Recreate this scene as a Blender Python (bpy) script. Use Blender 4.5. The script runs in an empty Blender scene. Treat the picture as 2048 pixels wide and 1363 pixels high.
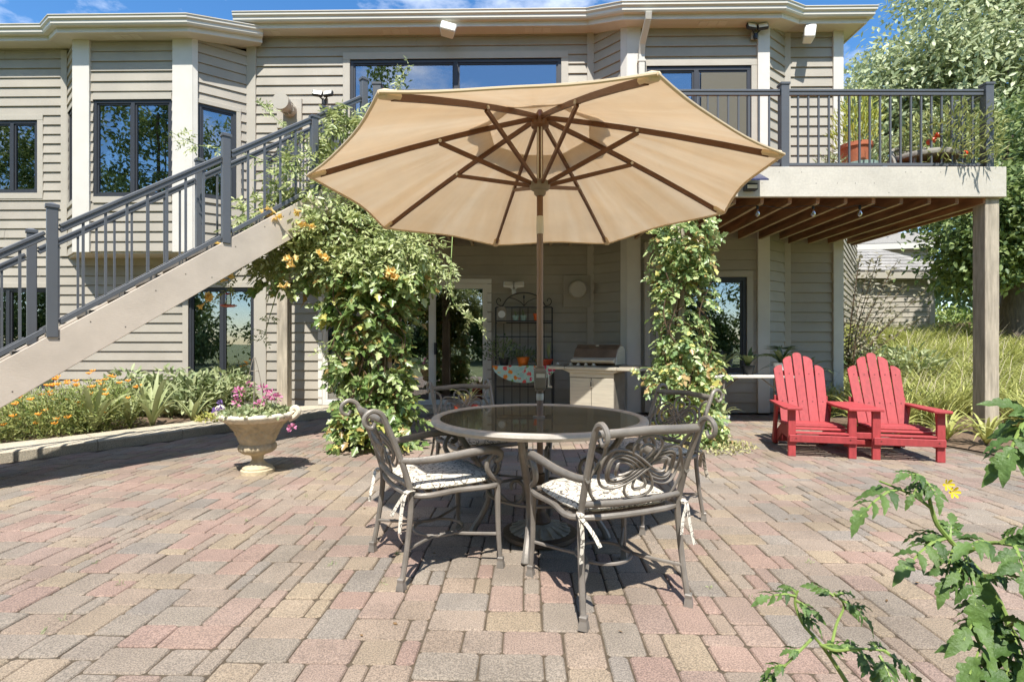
import bpy, bmesh, math, random
import numpy as np
from mathutils import Vector, Matrix

random.seed(11)
rng = np.random.default_rng(11)
sc = bpy.context.scene
COL = sc.collection
R = math.radians

# ------------------------------------------------------------------ camera, sky, sun, exposure
CAM_H = 1.15
cd = bpy.data.cameras.new('camera')
cam = bpy.data.objects.new('camera', cd)
COL.objects.link(cam)
cam.location = (0, 0, CAM_H)
cam.rotation_euler = (R(90), 0, 0)
cd.sensor_width = 36.0
cd.lens = 18.28
cd.shift_y = 0.0017
cd.clip_start = 0.05
cd.clip_end = 2000
sc.camera = cam

SUN_EL, SUN_AZ = R(59.5), R(-1.0)          # sun stands behind the viewer, a touch to the left
wd = bpy.data.worlds.new('World')
sc.world = wd
wd.use_nodes = True
nt = wd.node_tree
nt.nodes.clear()
o_ = nt.nodes.new('ShaderNodeOutputWorld')
bg = nt.nodes.new('ShaderNodeBackground')
sky = nt.nodes.new('ShaderNodeTexSky')
sky.sky_type = 'NISHITA'
sky.sun_disc = False
sky.sun_elevation = SUN_EL
sky.sun_rotation = math.pi + SUN_AZ
sky.air_density = 1.0
sky.dust_density = 0.25
sky.ozone_density = 3.0
tc = nt.nodes.new('ShaderNodeTexCoord')
mp = nt.nodes.new('ShaderNodeMapping')
mp.inputs['Scale'].default_value = (1.0, 1.0, 2.2)
mp.inputs['Location'].default_value = (0.35, 0.0, 0.2)
ns = nt.nodes.new('ShaderNodeTexNoise')
ns.inputs['Scale'].default_value = 2.6
ns.inputs['Detail'].default_value = 9
ns.inputs['Roughness'].default_value = 0.62
cr = nt.nodes.new('ShaderNodeValToRGB')
cr.color_ramp.elements[0].position = 0.50
cr.color_ramp.elements[0].color = (0, 0, 0, 1)
cr.color_ramp.elements[1].position = 0.72
cr.color_ramp.elements[1].color = (1, 1, 1, 1)
mx = nt.nodes.new('ShaderNodeMix')
mx.data_type = 'RGBA'
mx.inputs['B'].default_value = (7.5, 7.7, 8.0, 1)
hs = nt.nodes.new('ShaderNodeHueSaturation')
hs.inputs['Saturation'].default_value = 1.25
nt.links.new(tc.outputs['Generated'], mp.inputs['Vector'])
nt.links.new(mp.outputs['Vector'], ns.inputs['Vector'])
nt.links.new(ns.outputs['Fac'], cr.inputs['Fac'])
nt.links.new(cr.outputs['Color'], mx.inputs['Factor'])
nt.links.new(sky.outputs['Color'], hs.inputs['Color'])
nt.links.new(hs.outputs['Color'], mx.inputs['A'])
nt.links.new(mx.outputs['Result'], bg.inputs['Color'])
bg.inputs['Strength'].default_value = 0.15
nt.links.new(bg.outputs['Background'], o_.inputs['Surface'])

sl = bpy.data.lights.new('sun', 'SUN')
sl.energy = 5.0
sl.angle = R(0.53)
sl.color = (1.0, 0.972, 0.925)
sun = bpy.data.objects.new('sun', sl)
COL.objects.link(sun)
sdir = Vector((math.sin(SUN_AZ) * math.cos(SUN_EL), -math.cos(SUN_AZ) * math.cos(SUN_EL), math.sin(SUN_EL)))
sun.rotation_euler = sdir.to_track_quat('Z', 'Y').to_euler()
sun.location = sdir * 30

sc.view_settings.view_transform = 'Standard'
sc.view_settings.look = 'None'
sc.view_settings.exposure = 0.64
sc.view_settings.gamma = 1.0
sc.view_settings.use_curve_mapping = False
sc.render.engine = 'CYCLES'
sc.cycles.use_denoising = True
sc.cycles.max_bounces = 7
sc.cycles.diffuse_bounces = 4
sc.cycles.transparent_max_bounces = 12
sc.cycles.caustics_reflective = False
sc.cycles.caustics_refractive = False


# ------------------------------------------------------------------ helpers
def S(r, g, b):
    f = lambda c: c / 12.92 if c <= 0.04045 else ((c + 0.055) / 1.055) ** 2.4
    return (f(r / 255), f(g / 255), f(b / 255))


def at(u, v, d):
    """metres for a direction measured in the photograph, at distance d"""
    return Vector(((u - 1024) / 1040 * d, d, CAM_H - (v - 685) / 1040 * d))


def tag(o, label=None, cat=None, group=None, kind=None):
    if label: o['label'] = label
    if cat: o['category'] = cat
    if group: o['group'] = group
    if kind: o['kind'] = kind
    return o


def empty(name, loc=(0, 0, 0), rz=0.0, parent=None):
    o = bpy.data.objects.new(name, None)
    o.empty_display_size = 0.1
    COL.objects.link(o)
    o.location = loc
    o.rotation_euler = (0, 0, rz)
    if parent: o.parent = parent
    return o


def thing(name, label, cat, loc=(0, 0, 0), rz=0.0, group=None):
    return tag(empty(name, loc, rz), label, cat, group)


def link(name, me, parent=None, loc=None, rot=None):
    o = bpy.data.objects.new(name, me)
    COL.objects.link(o)
    if parent: o.parent = parent
    if loc is not None: o.location = loc
    if rot is not None: o.rotation_euler = rot
    return o


def copy_tree(o, parent=None):
    c = o.copy()
    COL.objects.link(c)
    c.parent = parent
    for ch in list(o.children):
        copy_tree(ch, c)
    return c


def npmesh(name, V, F, m, smooth=False):
    """numpy verts (n,3) and equal-sized faces (k,s) -> mesh"""
    V = np.asarray(V, dtype=np.float32)
    F = np.asarray(F, dtype=np.int32)
    me = bpy.data.meshes.new(name)
    k, s = F.shape
    me.vertices.add(len(V)); me.vertices.foreach_set('co', V.ravel())
    me.loops.add(k * s); me.loops.foreach_set('vertex_index', F.ravel())
    me.polygons.add(k)
    me.polygons.foreach_set('loop_start', np.arange(0, k * s, s, dtype=np.int32))
    try:
        me.polygons.foreach_set('loop_total', np.full(k, s, dtype=np.int32))
    except Exception:
        pass
    me.update(calc_edges=True)
    if smooth: me.polygons.foreach_set('use_smooth', [True] * k)
    me.materials.append(m)
    return me


def catmull(pts, n=6, closed=False):
    P = [Vector(p) for p in pts]
    out = []
    L = len(P)
    rngs = range(L if closed else L - 1)
    for i in rngs:
        if closed:
            a, b, c, d = P[(i - 1) % L], P[i], P[(i + 1) % L], P[(i + 2) % L]
        else:
            a, b, c, d = P[max(i - 1, 0)], P[i], P[i + 1], P[min(i + 2, L - 1)]
        for k in range(n):
            t = k / n
            out.append(0.5 * ((2 * b) + (c - a) * t + (2 * a - 5 * b + 4 * c - d) * t * t + (3 * b - a - 3 * c + d) * t ** 3))
    if not closed: out.append(P[-1])
    return out


class MB:
    def __init__(s):
        s.V = []; s.F = []

    def add(s, V, F):
        b = len(s.V)
        s.V += [tuple(v) for v in V]
        s.F += [tuple(i + b for i in f) for f in F]
        return s

    def box(s, x0, x1, y0, y1, z0, z1, M=None):
        V = [Vector(p) for p in ((x0, y0, z0), (x1, y0, z0), (x1, y1, z0), (x0, y1, z0), (x0, y0, z1), (x1, y0, z1), (x1, y1, z1), (x0, y1, z1))]
        if M is not None: V = [M @ v for v in V]
        return s.add(V, [(0, 3, 2, 1), (4, 5, 6, 7), (0, 1, 5, 4), (1, 2, 6, 5), (2, 3, 7, 6), (3, 0, 4, 7)])

    def bar(s, a, b, w, h, up=(0, 0, 1)):
        """rectangular bar from a to b, w across, h along up"""
        a, b = Vector(a), Vector(b)
        d = (b - a); L = d.length; d.normalize()
        u = Vector(up); x = d.cross(u)
        if x.length < 1e-5: x = d.cross(Vector((1, 0, 0)))
        x.normalize(); u = x.cross(d)
        V = []
        for p in (a, b):
            for sx, su in ((-1, -1), (1, -1), (1, 1), (-1, 1)):
                V.append(p + x * (sx * w / 2) + u * (su * h / 2))
        return s.add(V, [(0, 1, 2, 3), (7, 6, 5, 4), (0, 4, 5, 1), (1, 5, 6, 2), (2, 6, 7, 3), (3, 7, 4, 0)])

    def prism(s, poly, axis, a, b):
        """closed 2D polygon extruded along an axis (0,1,2) from a to b"""
        n = len(poly)
        def mk(p, t):
            q = [p[0], p[1]]; q.insert(axis, t); return tuple(q)
        V = [mk(p, a) for p in poly] + [mk(p, b) for p in poly]
        F = [tuple(range(n))[::-1], tuple(range(n, 2 * n))] + [(i, (i + 1) % n, n + (i + 1) % n, n + i) for i in range(n)]
        return s.add(V, F)

    def tube(s, pts, r, n=6, closed=False, flat=1.0):
        P = [Vector(p) for p in pts]
        L = len(P)
        rs = r if isinstance(r, (list, tuple)) else [r] * L
        if len(rs) != L:
            rs = [rs[min(int(i / (L - 1) * (len(rs) - 1) + 1e-6), len(rs) - 2)] + (rs[min(int(i / (L - 1) * (len(rs) - 1) + 1e-6) + 1, len(rs) - 1)] - rs[min(int(i / (L - 1) * (len(rs) - 1) + 1e-6), len(rs) - 2)]) * ((i / (L - 1) * (len(rs) - 1)) % 1.0) for i in range(L)]
        T = []
        for i in range(L):
            a = P[(i - 1) % L] if (closed or i > 0) else P[i]
            b = P[(i + 1) % L] if (closed or i < L - 1) else P[i]
            t = b - a
            T.append(t.normalized() if t.length > 1e-9 else Vector((0, 0, 1)))
        ref = Vector((0, 0, 1)) if abs(T[0].z) < 0.9 else Vector((1, 0, 0))
        u = T[0].cross(ref).normalized()
        V = []
        for i in range(L):
            u = (u - T[i] * u.dot(T[i]))
            if u.length < 1e-6: u = T[i].orthogonal()
            u.normalize()
            w = T[i].cross(u)
            for k in range(n):
                an = 2 * math.pi * (k + 0.5) / n
                V.append(P[i] + u * (math.cos(an) * rs[i]) + w * (math.sin(an) * rs[i] * flat))
        F = []
        for i in range(L if closed else L - 1):
            j = (i + 1) % L
            for k in range(n):
                F.append((i * n + k, i * n + (k + 1) % n, j * n + (k + 1) % n, j * n + k))
        if not closed:
            F.append(tuple(range(n))[::-1]); F.append(tuple(range((L - 1) * n, L * n)))
        return s.add(V, F)

    def lathe(s, prof, n=24, c=(0, 0, 0), mod=None):
        V = []; F = []
        for i, (r, z) in enumerate(prof):
            for k in range(n):
                an = 2 * math.pi * k / n
                rr = r * (mod(i, an, z) if mod else 1.0)
                V.append((c[0] + rr * math.cos(an), c[1] + rr * math.sin(an), c[2] + z))
        for i in range(len(prof) - 1):
            for k in range(n):
                F.append((i * n + k, i * n + (k + 1) % n, (i + 1) * n + (k + 1) % n, (i + 1) * n + k))
        F.append(tuple(range(n))[::-1]); F.append(tuple(range((len(prof) - 1) * n, len(prof) * n)))
        return s.add(V, F)

    def mesh(s, name, m, smooth=False, bevel=0.0, angle=40, M=None):
        me = bpy.data.meshes.new(name)
        V = s.V if M is None else [tuple(M @ Vector(v)) for v in s.V]
        me.from_pydata(V, [], s.F)
        if bevel > 0:
            bm = bmesh.new(); bm.from_mesh(me)
            bmesh.ops.bevel(bm, geom=list(bm.edges), offset=bevel, segments=1, affect='EDGES', clamp_overlap=True)
            bm.to_mesh(me); bm.free()
        if smooth:
            me.polygons.foreach_set('use_smooth', [True] * len(me.polygons))
            me.set_sharp_from_angle(angle=R(angle))
        me.materials.append(m)
        me.update()
        return me

    def build(s, name, m, parent=None, smooth=False, bevel=0.0, angle=40, loc=None, rot=None):
        return link(name, s.mesh(name, m, smooth, bevel, angle), parent, loc, rot)


# ------------------------------------------------------------------ procedural materials
def mat(name, col, rough=0.6, metal=0.0, var=0.12, scale=5.0, stretch=(1, 1, 1), bump=0.0, bscale=80.0, bstretch=(1, 1, 1),
        island=0.0, objrand=0.0, col2=None, transl=0.0, tcol=None, spec=0.5, speck=0.0, speckscale=300.0, coords='pos', coat=0.0, dirt=0.0):
    m = bpy.data.materials.new(name)
    m.use_nodes = True
    t = m.node_tree; N = t.nodes; Lk = t.links
    N.clear()
    out = N.new('ShaderNodeOutputMaterial')
    b = N.new('ShaderNodeBsdfPrincipled')
    b.inputs['Roughness'].default_value = rough
    b.inputs['Metallic'].default_value = metal
    b.inputs['Specular IOR Level'].default_value = spec
    if coat: b.inputs['Coat Weight'].default_value = coat
    if coords == 'pos':
        g = N.new('ShaderNodeNewGeometry'); src = g.outputs['Position']
    else:
        g = N.new('ShaderNodeTexCoord'); src = g.outputs['Object']
    def noise(sc_, st, det=5.0, ro=0.6):
        mpn = N.new('ShaderNodeMapping'); mpn.inputs['Scale'].default_value = st
        Lk.new(src, mpn.inputs['Vector'])
        n_ = N.new('ShaderNodeTexNoise'); n_.inputs['Scale'].default_value = sc_; n_.inputs['Detail'].default_value = det; n_.inputs['Roughness'].default_value = ro
        Lk.new(mpn.outputs['Vector'], n_.inputs['Vector'])
        return n_.outputs['Fac']
    def mixc(fac, A, B, blend='MIX'):
        x = N.new('ShaderNodeMix'); x.data_type = 'RGBA'; x.blend_type = blend
        for sock, val in (('Factor', fac), ('A', A), ('B', B)):
            if isinstance(val, (int, float)): x.inputs[sock].default_value = val
            elif isinstance(val, tuple): x.inputs[sock].default_value = (*val[:3], 1)
            else: Lk.new(val, x.inputs[sock])
        return x.outputs['Result']
    def mrange(v, a, bb, c, d):
        r_ = N.new('ShaderNodeMapRange'); Lk.new(v, r_.inputs['Value'])
        for k, q in zip(('From Min', 'From Max', 'To Min', 'To Max'), (a, bb, c, d)): r_.inputs[k].default_value = q
        return r_.outputs['Result']
    cc = tuple(col)
    if island or objrand:
        if island:
            g2 = N.new('ShaderNodeNewGeometry'); rv = g2.outputs['Random Per Island']
        else:
            g2 = N.new('ShaderNodeObjectInfo'); rv = g2.outputs['Random']
        amt = island or objrand
        if isinstance(col2, list):                       # a palette
            rp = N.new('ShaderNodeValToRGB'); rp.color_ramp.interpolation = 'CONSTANT'
            E = rp.color_ramp.elements
            while len(E) < len(col2): E.new(0.5)
            for i, cx in enumerate(col2): E[i].position = i / len(col2); E[i].color = (*cx, 1)
            Lk.new(rv, rp.inputs['Fac'])
            mm = N.new('ShaderNodeMath'); mm.operation = 'MULTIPLY'; mm.inputs[1].default_value = 37.7
            Lk.new(rv, mm.inputs[0])
            fr = N.new('ShaderNodeMath'); fr.operation = 'FRACT'; Lk.new(mm.outputs[0], fr.inputs[0])
            cc = mixc(1.0, rp.outputs['Color'], mixc(fr.outputs[0], (1 - amt,) * 3, (1 + amt,) * 3), 'MULTIPLY')
        else:
            A_ = tuple(c * (1 - amt) for c in col); B_ = tuple(c * (1 + amt) for c in col) if col2 is None else tuple(col2)
            cc = mixc(rv, A_ if col2 is None else tuple(col), B_)
    if var:
        f = mrange(noise(scale, stretch), 0.3, 0.7, 1 - var, 1 + var)
        cc = mixc(1.0, cc, f, 'MULTIPLY')
    if speck:
        f = mrange(noise(speckscale, (1, 1, 1), 2.0, 0.7), 0.35, 0.65, 1 - speck, 1 + speck)
        cc = mixc(1.0, cc, f, 'MULTIPLY')
    if dirt:
        f = mrange(noise(1.3, (1, 1, 1), 7.0, 0.65), 0.42, 0.7, 0.0, dirt)
        cc = mixc(f, cc, (0.13, 0.105, 0.075))
    if isinstance(cc, tuple): b.inputs['Base Color'].default_value = (*cc[:3], 1)
    else: Lk.new(cc, b.inputs['Base Color'])
    if bump:
        bn = N.new('ShaderNodeBump'); bn.inputs['Strength'].default_value = bump; bn.inputs['Distance'].default_value = 0.01
        Lk.new(noise(bscale, bstretch, 4.0), bn.inputs['Height'])
        Lk.new(bn.outputs['Normal'], b.inputs['Normal'])
    if transl:
        tr = N.new('ShaderNodeBsdfTranslucent')
        if tcol is not None: tr.inputs['Color'].default_value = (*tcol, 1)
        elif isinstance(cc, tuple): tr.inputs['Color'].default_value = (*cc[:3], 1)
        else: Lk.new(cc, tr.inputs['Color'])
        ms = N.new('ShaderNodeMixShader'); ms.inputs['Fac'].default_value = transl
        Lk.new(b.outputs['BSDF'], ms.inputs[1]); Lk.new(tr.outputs['BSDF'], ms.inputs[2])
        Lk.new(ms.outputs['Shader'], out.inputs['Surface'])
    else:
        Lk.new(b.outputs['BSDF'], out.inputs['Surface'])
    return m


def glass_mat(name, tint, refl, rough=0.01, dust=0.0):
    m = bpy.data.materials.new(name); m.use_nodes = True
    t = m.node_tree; N = t.nodes; Lk = t.links; N.clear()
    out = N.new('ShaderNodeOutputMaterial')
    tr = N.new('ShaderNodeBsdfTransparent'); tr.inputs['Color'].default_value = (*tint, 1)
    gl = N.new('ShaderNodeBsdfGlossy'); gl.inputs['Roughness'].default_value = rough; gl.inputs['Color'].default_value = (0.95, 0.97, 1.0, 1)
    geo = N.new('ShaderNodeNewGeometry')
    lw = N.new('ShaderNodeFresnel'); lw.inputs['IOR'].default_value = 1.5
    ad = N.new('ShaderNodeMath'); ad.operation = 'ADD'; ad.inputs[1].default_value = refl; ad.use_clamp = True
    Lk.new(lw.outputs['Fac'], ad.inputs[0])
    mpn = N.new('ShaderNodeMapping'); mpn.inputs['Scale'].default_value = (1, 1, 1)
    ns_ = N.new('ShaderNodeTexNoise'); ns_.inputs['Scale'].default_value = 1.6; ns_.inputs['Detail'].default_value = 1
    Lk.new(geo.outputs['Position'], ns_.inputs['Vector'])
    bn = N.new('ShaderNodeBump'); bn.inputs['Strength'].default_value = 0.05; bn.inputs['Distance'].default_value = 0.02
    Lk.new(ns_.outputs['Fac'], bn.inputs['Height']); Lk.new(bn.outputs['Normal'], gl.inputs['Normal'])
    ms = N.new('ShaderNodeMixShader')
    Lk.new(ad.outputs[0], ms.inputs['Fac']); Lk.new(tr.outputs[0], ms.inputs[1]); Lk.new(gl.outputs[0], ms.inputs[2])
    if dust:
        df = N.new('ShaderNodeBsdfDiffuse'); df.inputs['Color'].default_value = (*S(168, 160, 136), 1)
        m2 = N.new('ShaderNodeMixShader'); m2.inputs['Fac'].default_value = dust
        Lk.new(ms.outputs[0], m2.inputs[1]); Lk.new(df.outputs[0], m2.inputs[2]); Lk.new(m2.outputs[0], out.inputs['Surface'])
    else:
        Lk.new(ms.outputs[0], out.inputs['Surface'])
    return m


M = {}
M['siding'] = mat('siding_paint', S(167, 159, 144), 0.62, var=0.08, scale=2.2, bump=0.12, bscale=30, bstretch=(1, 1, 14), objrand=0.05, dirt=0.10)
M['trim'] = mat('cream_trim_paint', S(212, 206, 194), 0.55, var=0.05, scale=3, bump=0.08, bscale=40, bstretch=(4, 4, 0.6))
M['trim_taupe'] = mat('taupe_trim_paint', S(178, 170, 155), 0.58, var=0.05, scale=3, bump=0.1, bscale=40)
M['soffit'] = mat('soffit_paint', S(204, 197, 184), 0.6, var=0.05, scale=2)
M['gutter'] = mat('gutter_enamel', S(206, 200, 186), 0.4, var=0.04, scale=1.5)
M['shingle'] = mat('roof_shingle', S(92, 88, 84), 0.9, var=0.3, scale=20, objrand=0.2, bump=0.3)
M['shingle_wing'] = mat('pale_roof_shingle', S(146, 142, 136), 0.9, var=0.2, scale=20, objrand=0.15, bump=0.3)
M['bronze'] = mat('dark_window_frame', S(52, 54, 58), 0.45, var=0.06)
M['whiteframe'] = mat('white_door_frame', S(226, 222, 212), 0.45, var=0.04)
M['glass'] = glass_mat('window_glass', (0.55, 0.58, 0.58), 0.24)
M['interior'] = mat('interior_dark', S(44, 38, 32), 0.9, var=0.2)
M['curtain'] = mat('curtain_cloth', S(205, 200, 182), 0.9, var=0.08)
M['curtain_y'] = mat('yellow_curtain_cloth', S(196, 160, 70), 0.9, var=0.1)
M['blind'] = mat('wood_blind', S(120, 84, 52), 0.6, var=0.15)
M['rail'] = mat('charcoal_rail_metal', S(90, 92, 95), 0.38, metal=0.0, var=0.05, scale=3)
M['deckpaint'] = mat('deck_fascia_paint', S(200, 193, 178), 0.6, var=0.08, scale=3, bump=0.25, bscale=26, bstretch=(0.5, 1, 10), speck=0.05, speckscale=40, dirt=0.15)
M['stringer'] = mat('stair_stringer_paint', S(200, 186, 168), 0.6, var=0.05, scale=4, bump=0.15, bscale=30, bstretch=(1, 1, 6), dirt=0.25)
M['joist'] = mat('stained_joist_wood', S(150, 106, 72), 0.7, var=0.5, scale=3, stretch=(6, 0.8, 6), bump=0.2, bscale=30, bstretch=(6, 1, 6), objrand=0.2, dirt=0.4)
M['deckboard'] = mat('deck_board_wood', S(150, 88, 52), 0.75, var=0.3, scale=4, stretch=(1, 6, 6), objrand=0.15)
M['post'] = mat('weathered_post_wood', S(176, 164, 144), 0.8, var=0.35, scale=5, stretch=(5, 5, 0.5), bump=0.5, bscale=18, bstretch=(6, 6, 0.5), dirt=0.3)
PAV = [S(151, 126, 112), S(149, 131, 113), S(143, 131, 116), S(152, 135, 112), S(145, 131, 115), S(153, 128, 113), S(147, 131, 115), S(150, 129, 114), S(138, 128, 116), S(150, 133, 112), S(144, 131, 116), S(150, 128, 114)]
M['paver'] = mat('paver_concrete', (0.3, 0.3, 0.3), 0.85, var=0.22, scale=1.6, bump=0.6, bscale=240, objrand=0.06, col2=PAV, speck=0.42, speckscale=170, dirt=0.30)
M['paver_far'] = mat('paver_concrete_far', (0.3, 0.3, 0.3), 0.85, var=0.22, scale=1.6, bump=0.6, bscale=240, island=0.06, col2=PAV, speck=0.42, speckscale=170, dirt=0.30)
M['sand'] = mat('joint_sand', S(86, 74, 58), 0.95, var=0.3, scale=30, bump=0.4, bscale=300)
M['kerb'] = mat('exposed_aggregate', S(186, 174, 152), 0.9, var=0.12, scale=3, bump=0.6, bscale=140, speck=0.3, speckscale=120)
M['soil'] = mat('mulch_soil', S(112, 92, 72), 0.95, var=0.45, scale=30, bump=0.8, bscale=60)
M['lawn'] = mat('lawn_green', S(106, 114, 66), 0.9, var=0.3, scale=1.5, bump=0.6, bscale=120, speck=0.3, speckscale=60)

# ------------------------------------------------------------------ ground, patio, kerb
def sstep(t):
    t = min(max(t, 0.0), 1.0)
    return t * t * (3 - 2 * t)


def bank(x, y):
    return 1.35 * sstep((y - 5.6) / 10.0) * sstep((x - 4.8) / 3.2)


xs = sorted(set(list(np.linspace(-400, -20, 12)) + list(np.linspace(-20, 24, 89)) + list(np.linspace(24, 400, 12))))
ys = sorted(set(list(np.linspace(-400, -20, 12)) + list(np.linspace(-20, 30, 101)) + list(np.linspace(30, 600, 14))))
V = [(x, y, -0.06 + bank(x, y) + (0.02 * math.sin(x * 1.7) * math.sin(y * 1.3) if (x > 5 and y > 6) else 0)) for y in ys for x in xs]
nx = len(xs)
F = [(j * nx + i, j * nx + i + 1, (j + 1) * nx + i + 1, (j + 1) * nx + i) for j in range(len(ys) - 1) for i in range(nx - 1)]
g = MB().add(V, F).build('lawn', M['lawn'], smooth=True)
tag(g, kind='structure', label='green lawn rising gently behind the grassy bank')

# kerb: exposed aggregate strip that curves from the left of the patio back to the door
KF = catmull([(-5.6, 4.25, 0), (-4.90, 4.98, 0), (-4.16, 5.95, 0), (-3.72, 6.7, 0), (-3.22, 7.55, 0), (-2.6, 8.15, 0), (-1.2, 8.45, 0), (1.3, 8.5, 0)], 5)
KB = catmull([(-6.15, 4.55, 0), (-5.35, 5.35, 0), (-4.62, 6.35, 0), (-4.2, 7.1, 0), (-3.8, 8.0, 0), (-3.4, 8.62, 0), (-1.2, 8.8, 0), (1.3, 8.8, 0)], 5)
kerb = tag(empty('kerb_path', (0, 0, 0)), 'exposed aggregate kerb path curving along the flower bed', kind='structure')
for k in range(0, len(KF) - 1, 4):
    e = min(k + 4, len(KF) - 1)
    mb = MB()
    zt = 0.105
    A = [KF[i].copy() for i in range(k, e + 1)]; Bk = [KB[i].copy() for i in range(k, e + 1)]
    # small joint gap between slabs
    A[0] = A[0].lerp(A[1], 0.03); Bk[0] = Bk[0].lerp(Bk[1], 0.03)
    n = len(A)
    Vv = []
    for a_, b_ in zip(A, Bk):
        inn = (b_ - a_).normalized() * 0.02
        Vv += [(a_.x, a_.y, -0.05), (a_.x, a_.y, zt - 0.015), (a_.x + inn.x, a_.y + inn.y, zt), (b_.x, b_.y, zt), (b_.x, b_.y, -0.05)]
    Ff = []
    for i in range(n - 1):
        for q in range(4):
            Ff.append((i * 5 + q, (i + 1) * 5 + q, (i + 1) * 5 + q + 1, i * 5 + q + 1))
    Ff += [(0, 1, 2, 3, 4), tuple((n - 1) * 5 + q for q in (4, 3, 2, 1, 0))]
    mb.add(Vv, Ff).build('kerb_slab', M['kerb'], kerb)


def kerb_y(x):
    for i in range(len(KF) - 1):
        if KF[i].x <= x <= KF[i + 1].x:
            t = (x - KF[i].x) / max(KF[i + 1].x - KF[i].x, 1e-6)
            return KF[i].y + t * (KF[i + 1].y - KF[i].y)
    return 3.3 if x < KF[0].x else 8.9


# right edge of the paving (x as a function of y)
def right_edge(y):
    pts = [(0.0, 5.4), (4.3, 4.95), (5.5, 4.95), (6.1, 4.75), (7.0, 4.35), (9.0, 4.5)]
    for (y0, x0), (y1, x1) in zip(pts, pts[1:]):
        if y0 <= y <= y1: return x0 + (x1 - x0) * (y - y0) / (y1 - y0)
    return 4.5


PYAW = R(-1.7)
patio = MB()
xs_ = [-5.6 + 0.4 * i for i in range(28)]
pts = [(-6.2, 0.3)] + [(p.x, p.y) for p in KF if p.x < 1.2] + [(1.3, 8.95), (4.5, 8.95), (4.5, 8.0), (4.38, 7.0), (4.78, 6.1), (4.98, 5.5), (4.98, 4.3), (5.4, 0.3)]
patio.add([(x, y, -0.007) for x, y in pts] + [(x, y, -0.1) for x, y in pts], [tuple(range(len(pts)))[::-1]] + [(i, (i + 1) % len(pts), len(pts) + (i + 1) % len(pts), len(pts) + i) for i in range(len(pts))])
po = patio.build('patio', M['sand'])
tag(po, kind='structure', label='patio paved in mixed pink, grey and tan concrete pavers')

CELL = 0.0775
GX0, GY0, GNX, GNY = -6.4, 0.3, 160, 118
occ = np.zeros((GNY, GNX), bool)
vj = np.zeros((GNY + 4, GNX + 4), int); hj = np.zeros((GNY + 4, GNX + 4), int)   # run lengths of joints, so that none grows long
place = []
shapes = [((3, 2), 0.46), ((2, 3), 0.26), ((2, 2), 0.25), ((1, 2), 0.012), ((2, 1), 0.015)]
for j in range(GNY):
    for i in range(GNX):
        if occ[j, i]: continue
        opts = []
        for (w, h), p in shapes:
            if i + w <= GNX and j + h <= GNY and not occ[j:j + h, i:i + w].any():
                run = vj[j - 1, i + w] if j > 0 else 0; run2 = hj[j + h, i - 1] if i > 0 else 0
                opts.append(((w, h), p * (1.0 if run < 3 else .4 if run < 6 else .1) * (1.0 if run2 < 6 else .4)))
        if not opts: opts = [((1, 1), 1.0)]
        tot = sum(p for _, p in opts); r_ = random.random() * tot
        for (w, h), p in opts:
            r_ -= p
            if r_ <= 0: break
        occ[j:j + h, i:i + w] = True
        for q in range(h): vj[j + q, i + w] = (vj[j + q - 1, i + w] if j + q > 0 else 0) + 1
        for q in range(w): hj[j + h, i + q] = (hj[j + h, i + q - 1] if i + q > 0 else 0) + 1
        place.append((i, j, w, h))


def paver_mesh(w, h, seed, zj=0.0):
    rd = random.Random(seed)
    W, H = w * CELL / 2 - 0.0031, h * CELL / 2 - 0.0031
    ch = 0.012; T = 0.005
    oct_ = [(-W + ch, -H), (W - ch, -H), (W, -H + ch), (W, H - ch), (W - ch, H), (-W + ch, H), (-W, H - ch), (-W, -H + ch)]
    oct_ = [(x + rd.uniform(-.002, .002), y + rd.uniform(-.002, .002)) for x, y in oct_]
    V = [(x, y, -0.03) for x, y in oct_] + [(x, y, -0.006) for x, y in oct_] + [(x * (1 - T / W), y * (1 - T / H), 0.0) for x, y in oct_]
    F = [(a + i, a + (i + 1) % 8, a + 8 + (i + 1) % 8, a + 8 + i) for a in (0, 8) for i in range(8)] + [tuple(range(16, 24))]
    return V, F


vis = []
ca, sa = math.cos(PYAW), math.sin(PYAW)
for (i, j, w, h) in place:
    lx, ly = GX0 + (i + w / 2) * CELL, GY0 + (j + h / 2) * CELL
    x, y = lx * ca - ly * sa - 0.05, lx * sa + ly * ca
    if y < 0.35 or x > right_edge(y) - 0.06 or y > 8.8: continue
    if x < -6.1 or y > kerb_y(x) - 0.09: continue
    seen = y > 1.72 and abs(x) < y * 0.995
    vis.append((w * h / (y ** 2.6) if seen else 0.0, x, y, w, h))
vis.sort(reverse=True)
pm = {}
for w, h in ((3, 2), (2, 3), (2, 2), (1, 2), (2, 1), (1, 1)):
    for s_ in range(4):
        V, F = paver_mesh(w, h, s_ * 17 + w * 3 + h)
        pm[w, h, s_] = MB().add(V, F).mesh('paver', M['paver'])
for _, x, y, w, h in vis[:300]:
    s_ = random.randrange(4)
    o = link('paver', pm[w, h, s_], po, (x, y, random.uniform(-.0025, .0025)), (random.gauss(0, .006), random.gauss(0, .006), PYAW + random.gauss(0, .008)))
far = MB()
for k, (_, x, y, w, h) in enumerate(vis[300:]):
    V, F = paver_mesh(w, h, k)
    Mx = Matrix.Translation((x, y, random.uniform(-.0025, .0025))) @ Matrix.Rotation(PYAW + random.gauss(0, .008), 4, 'Z') @ Matrix.Rotation(random.gauss(0, .006), 4, 'X') @ Matrix.Rotation(random.gauss(0, .006), 4, 'Y')
    far.add([Mx @ Vector(v) for v in V], F)
tag(far.build('far_paver', M['paver_far'], po), kind='stuff')

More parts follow.
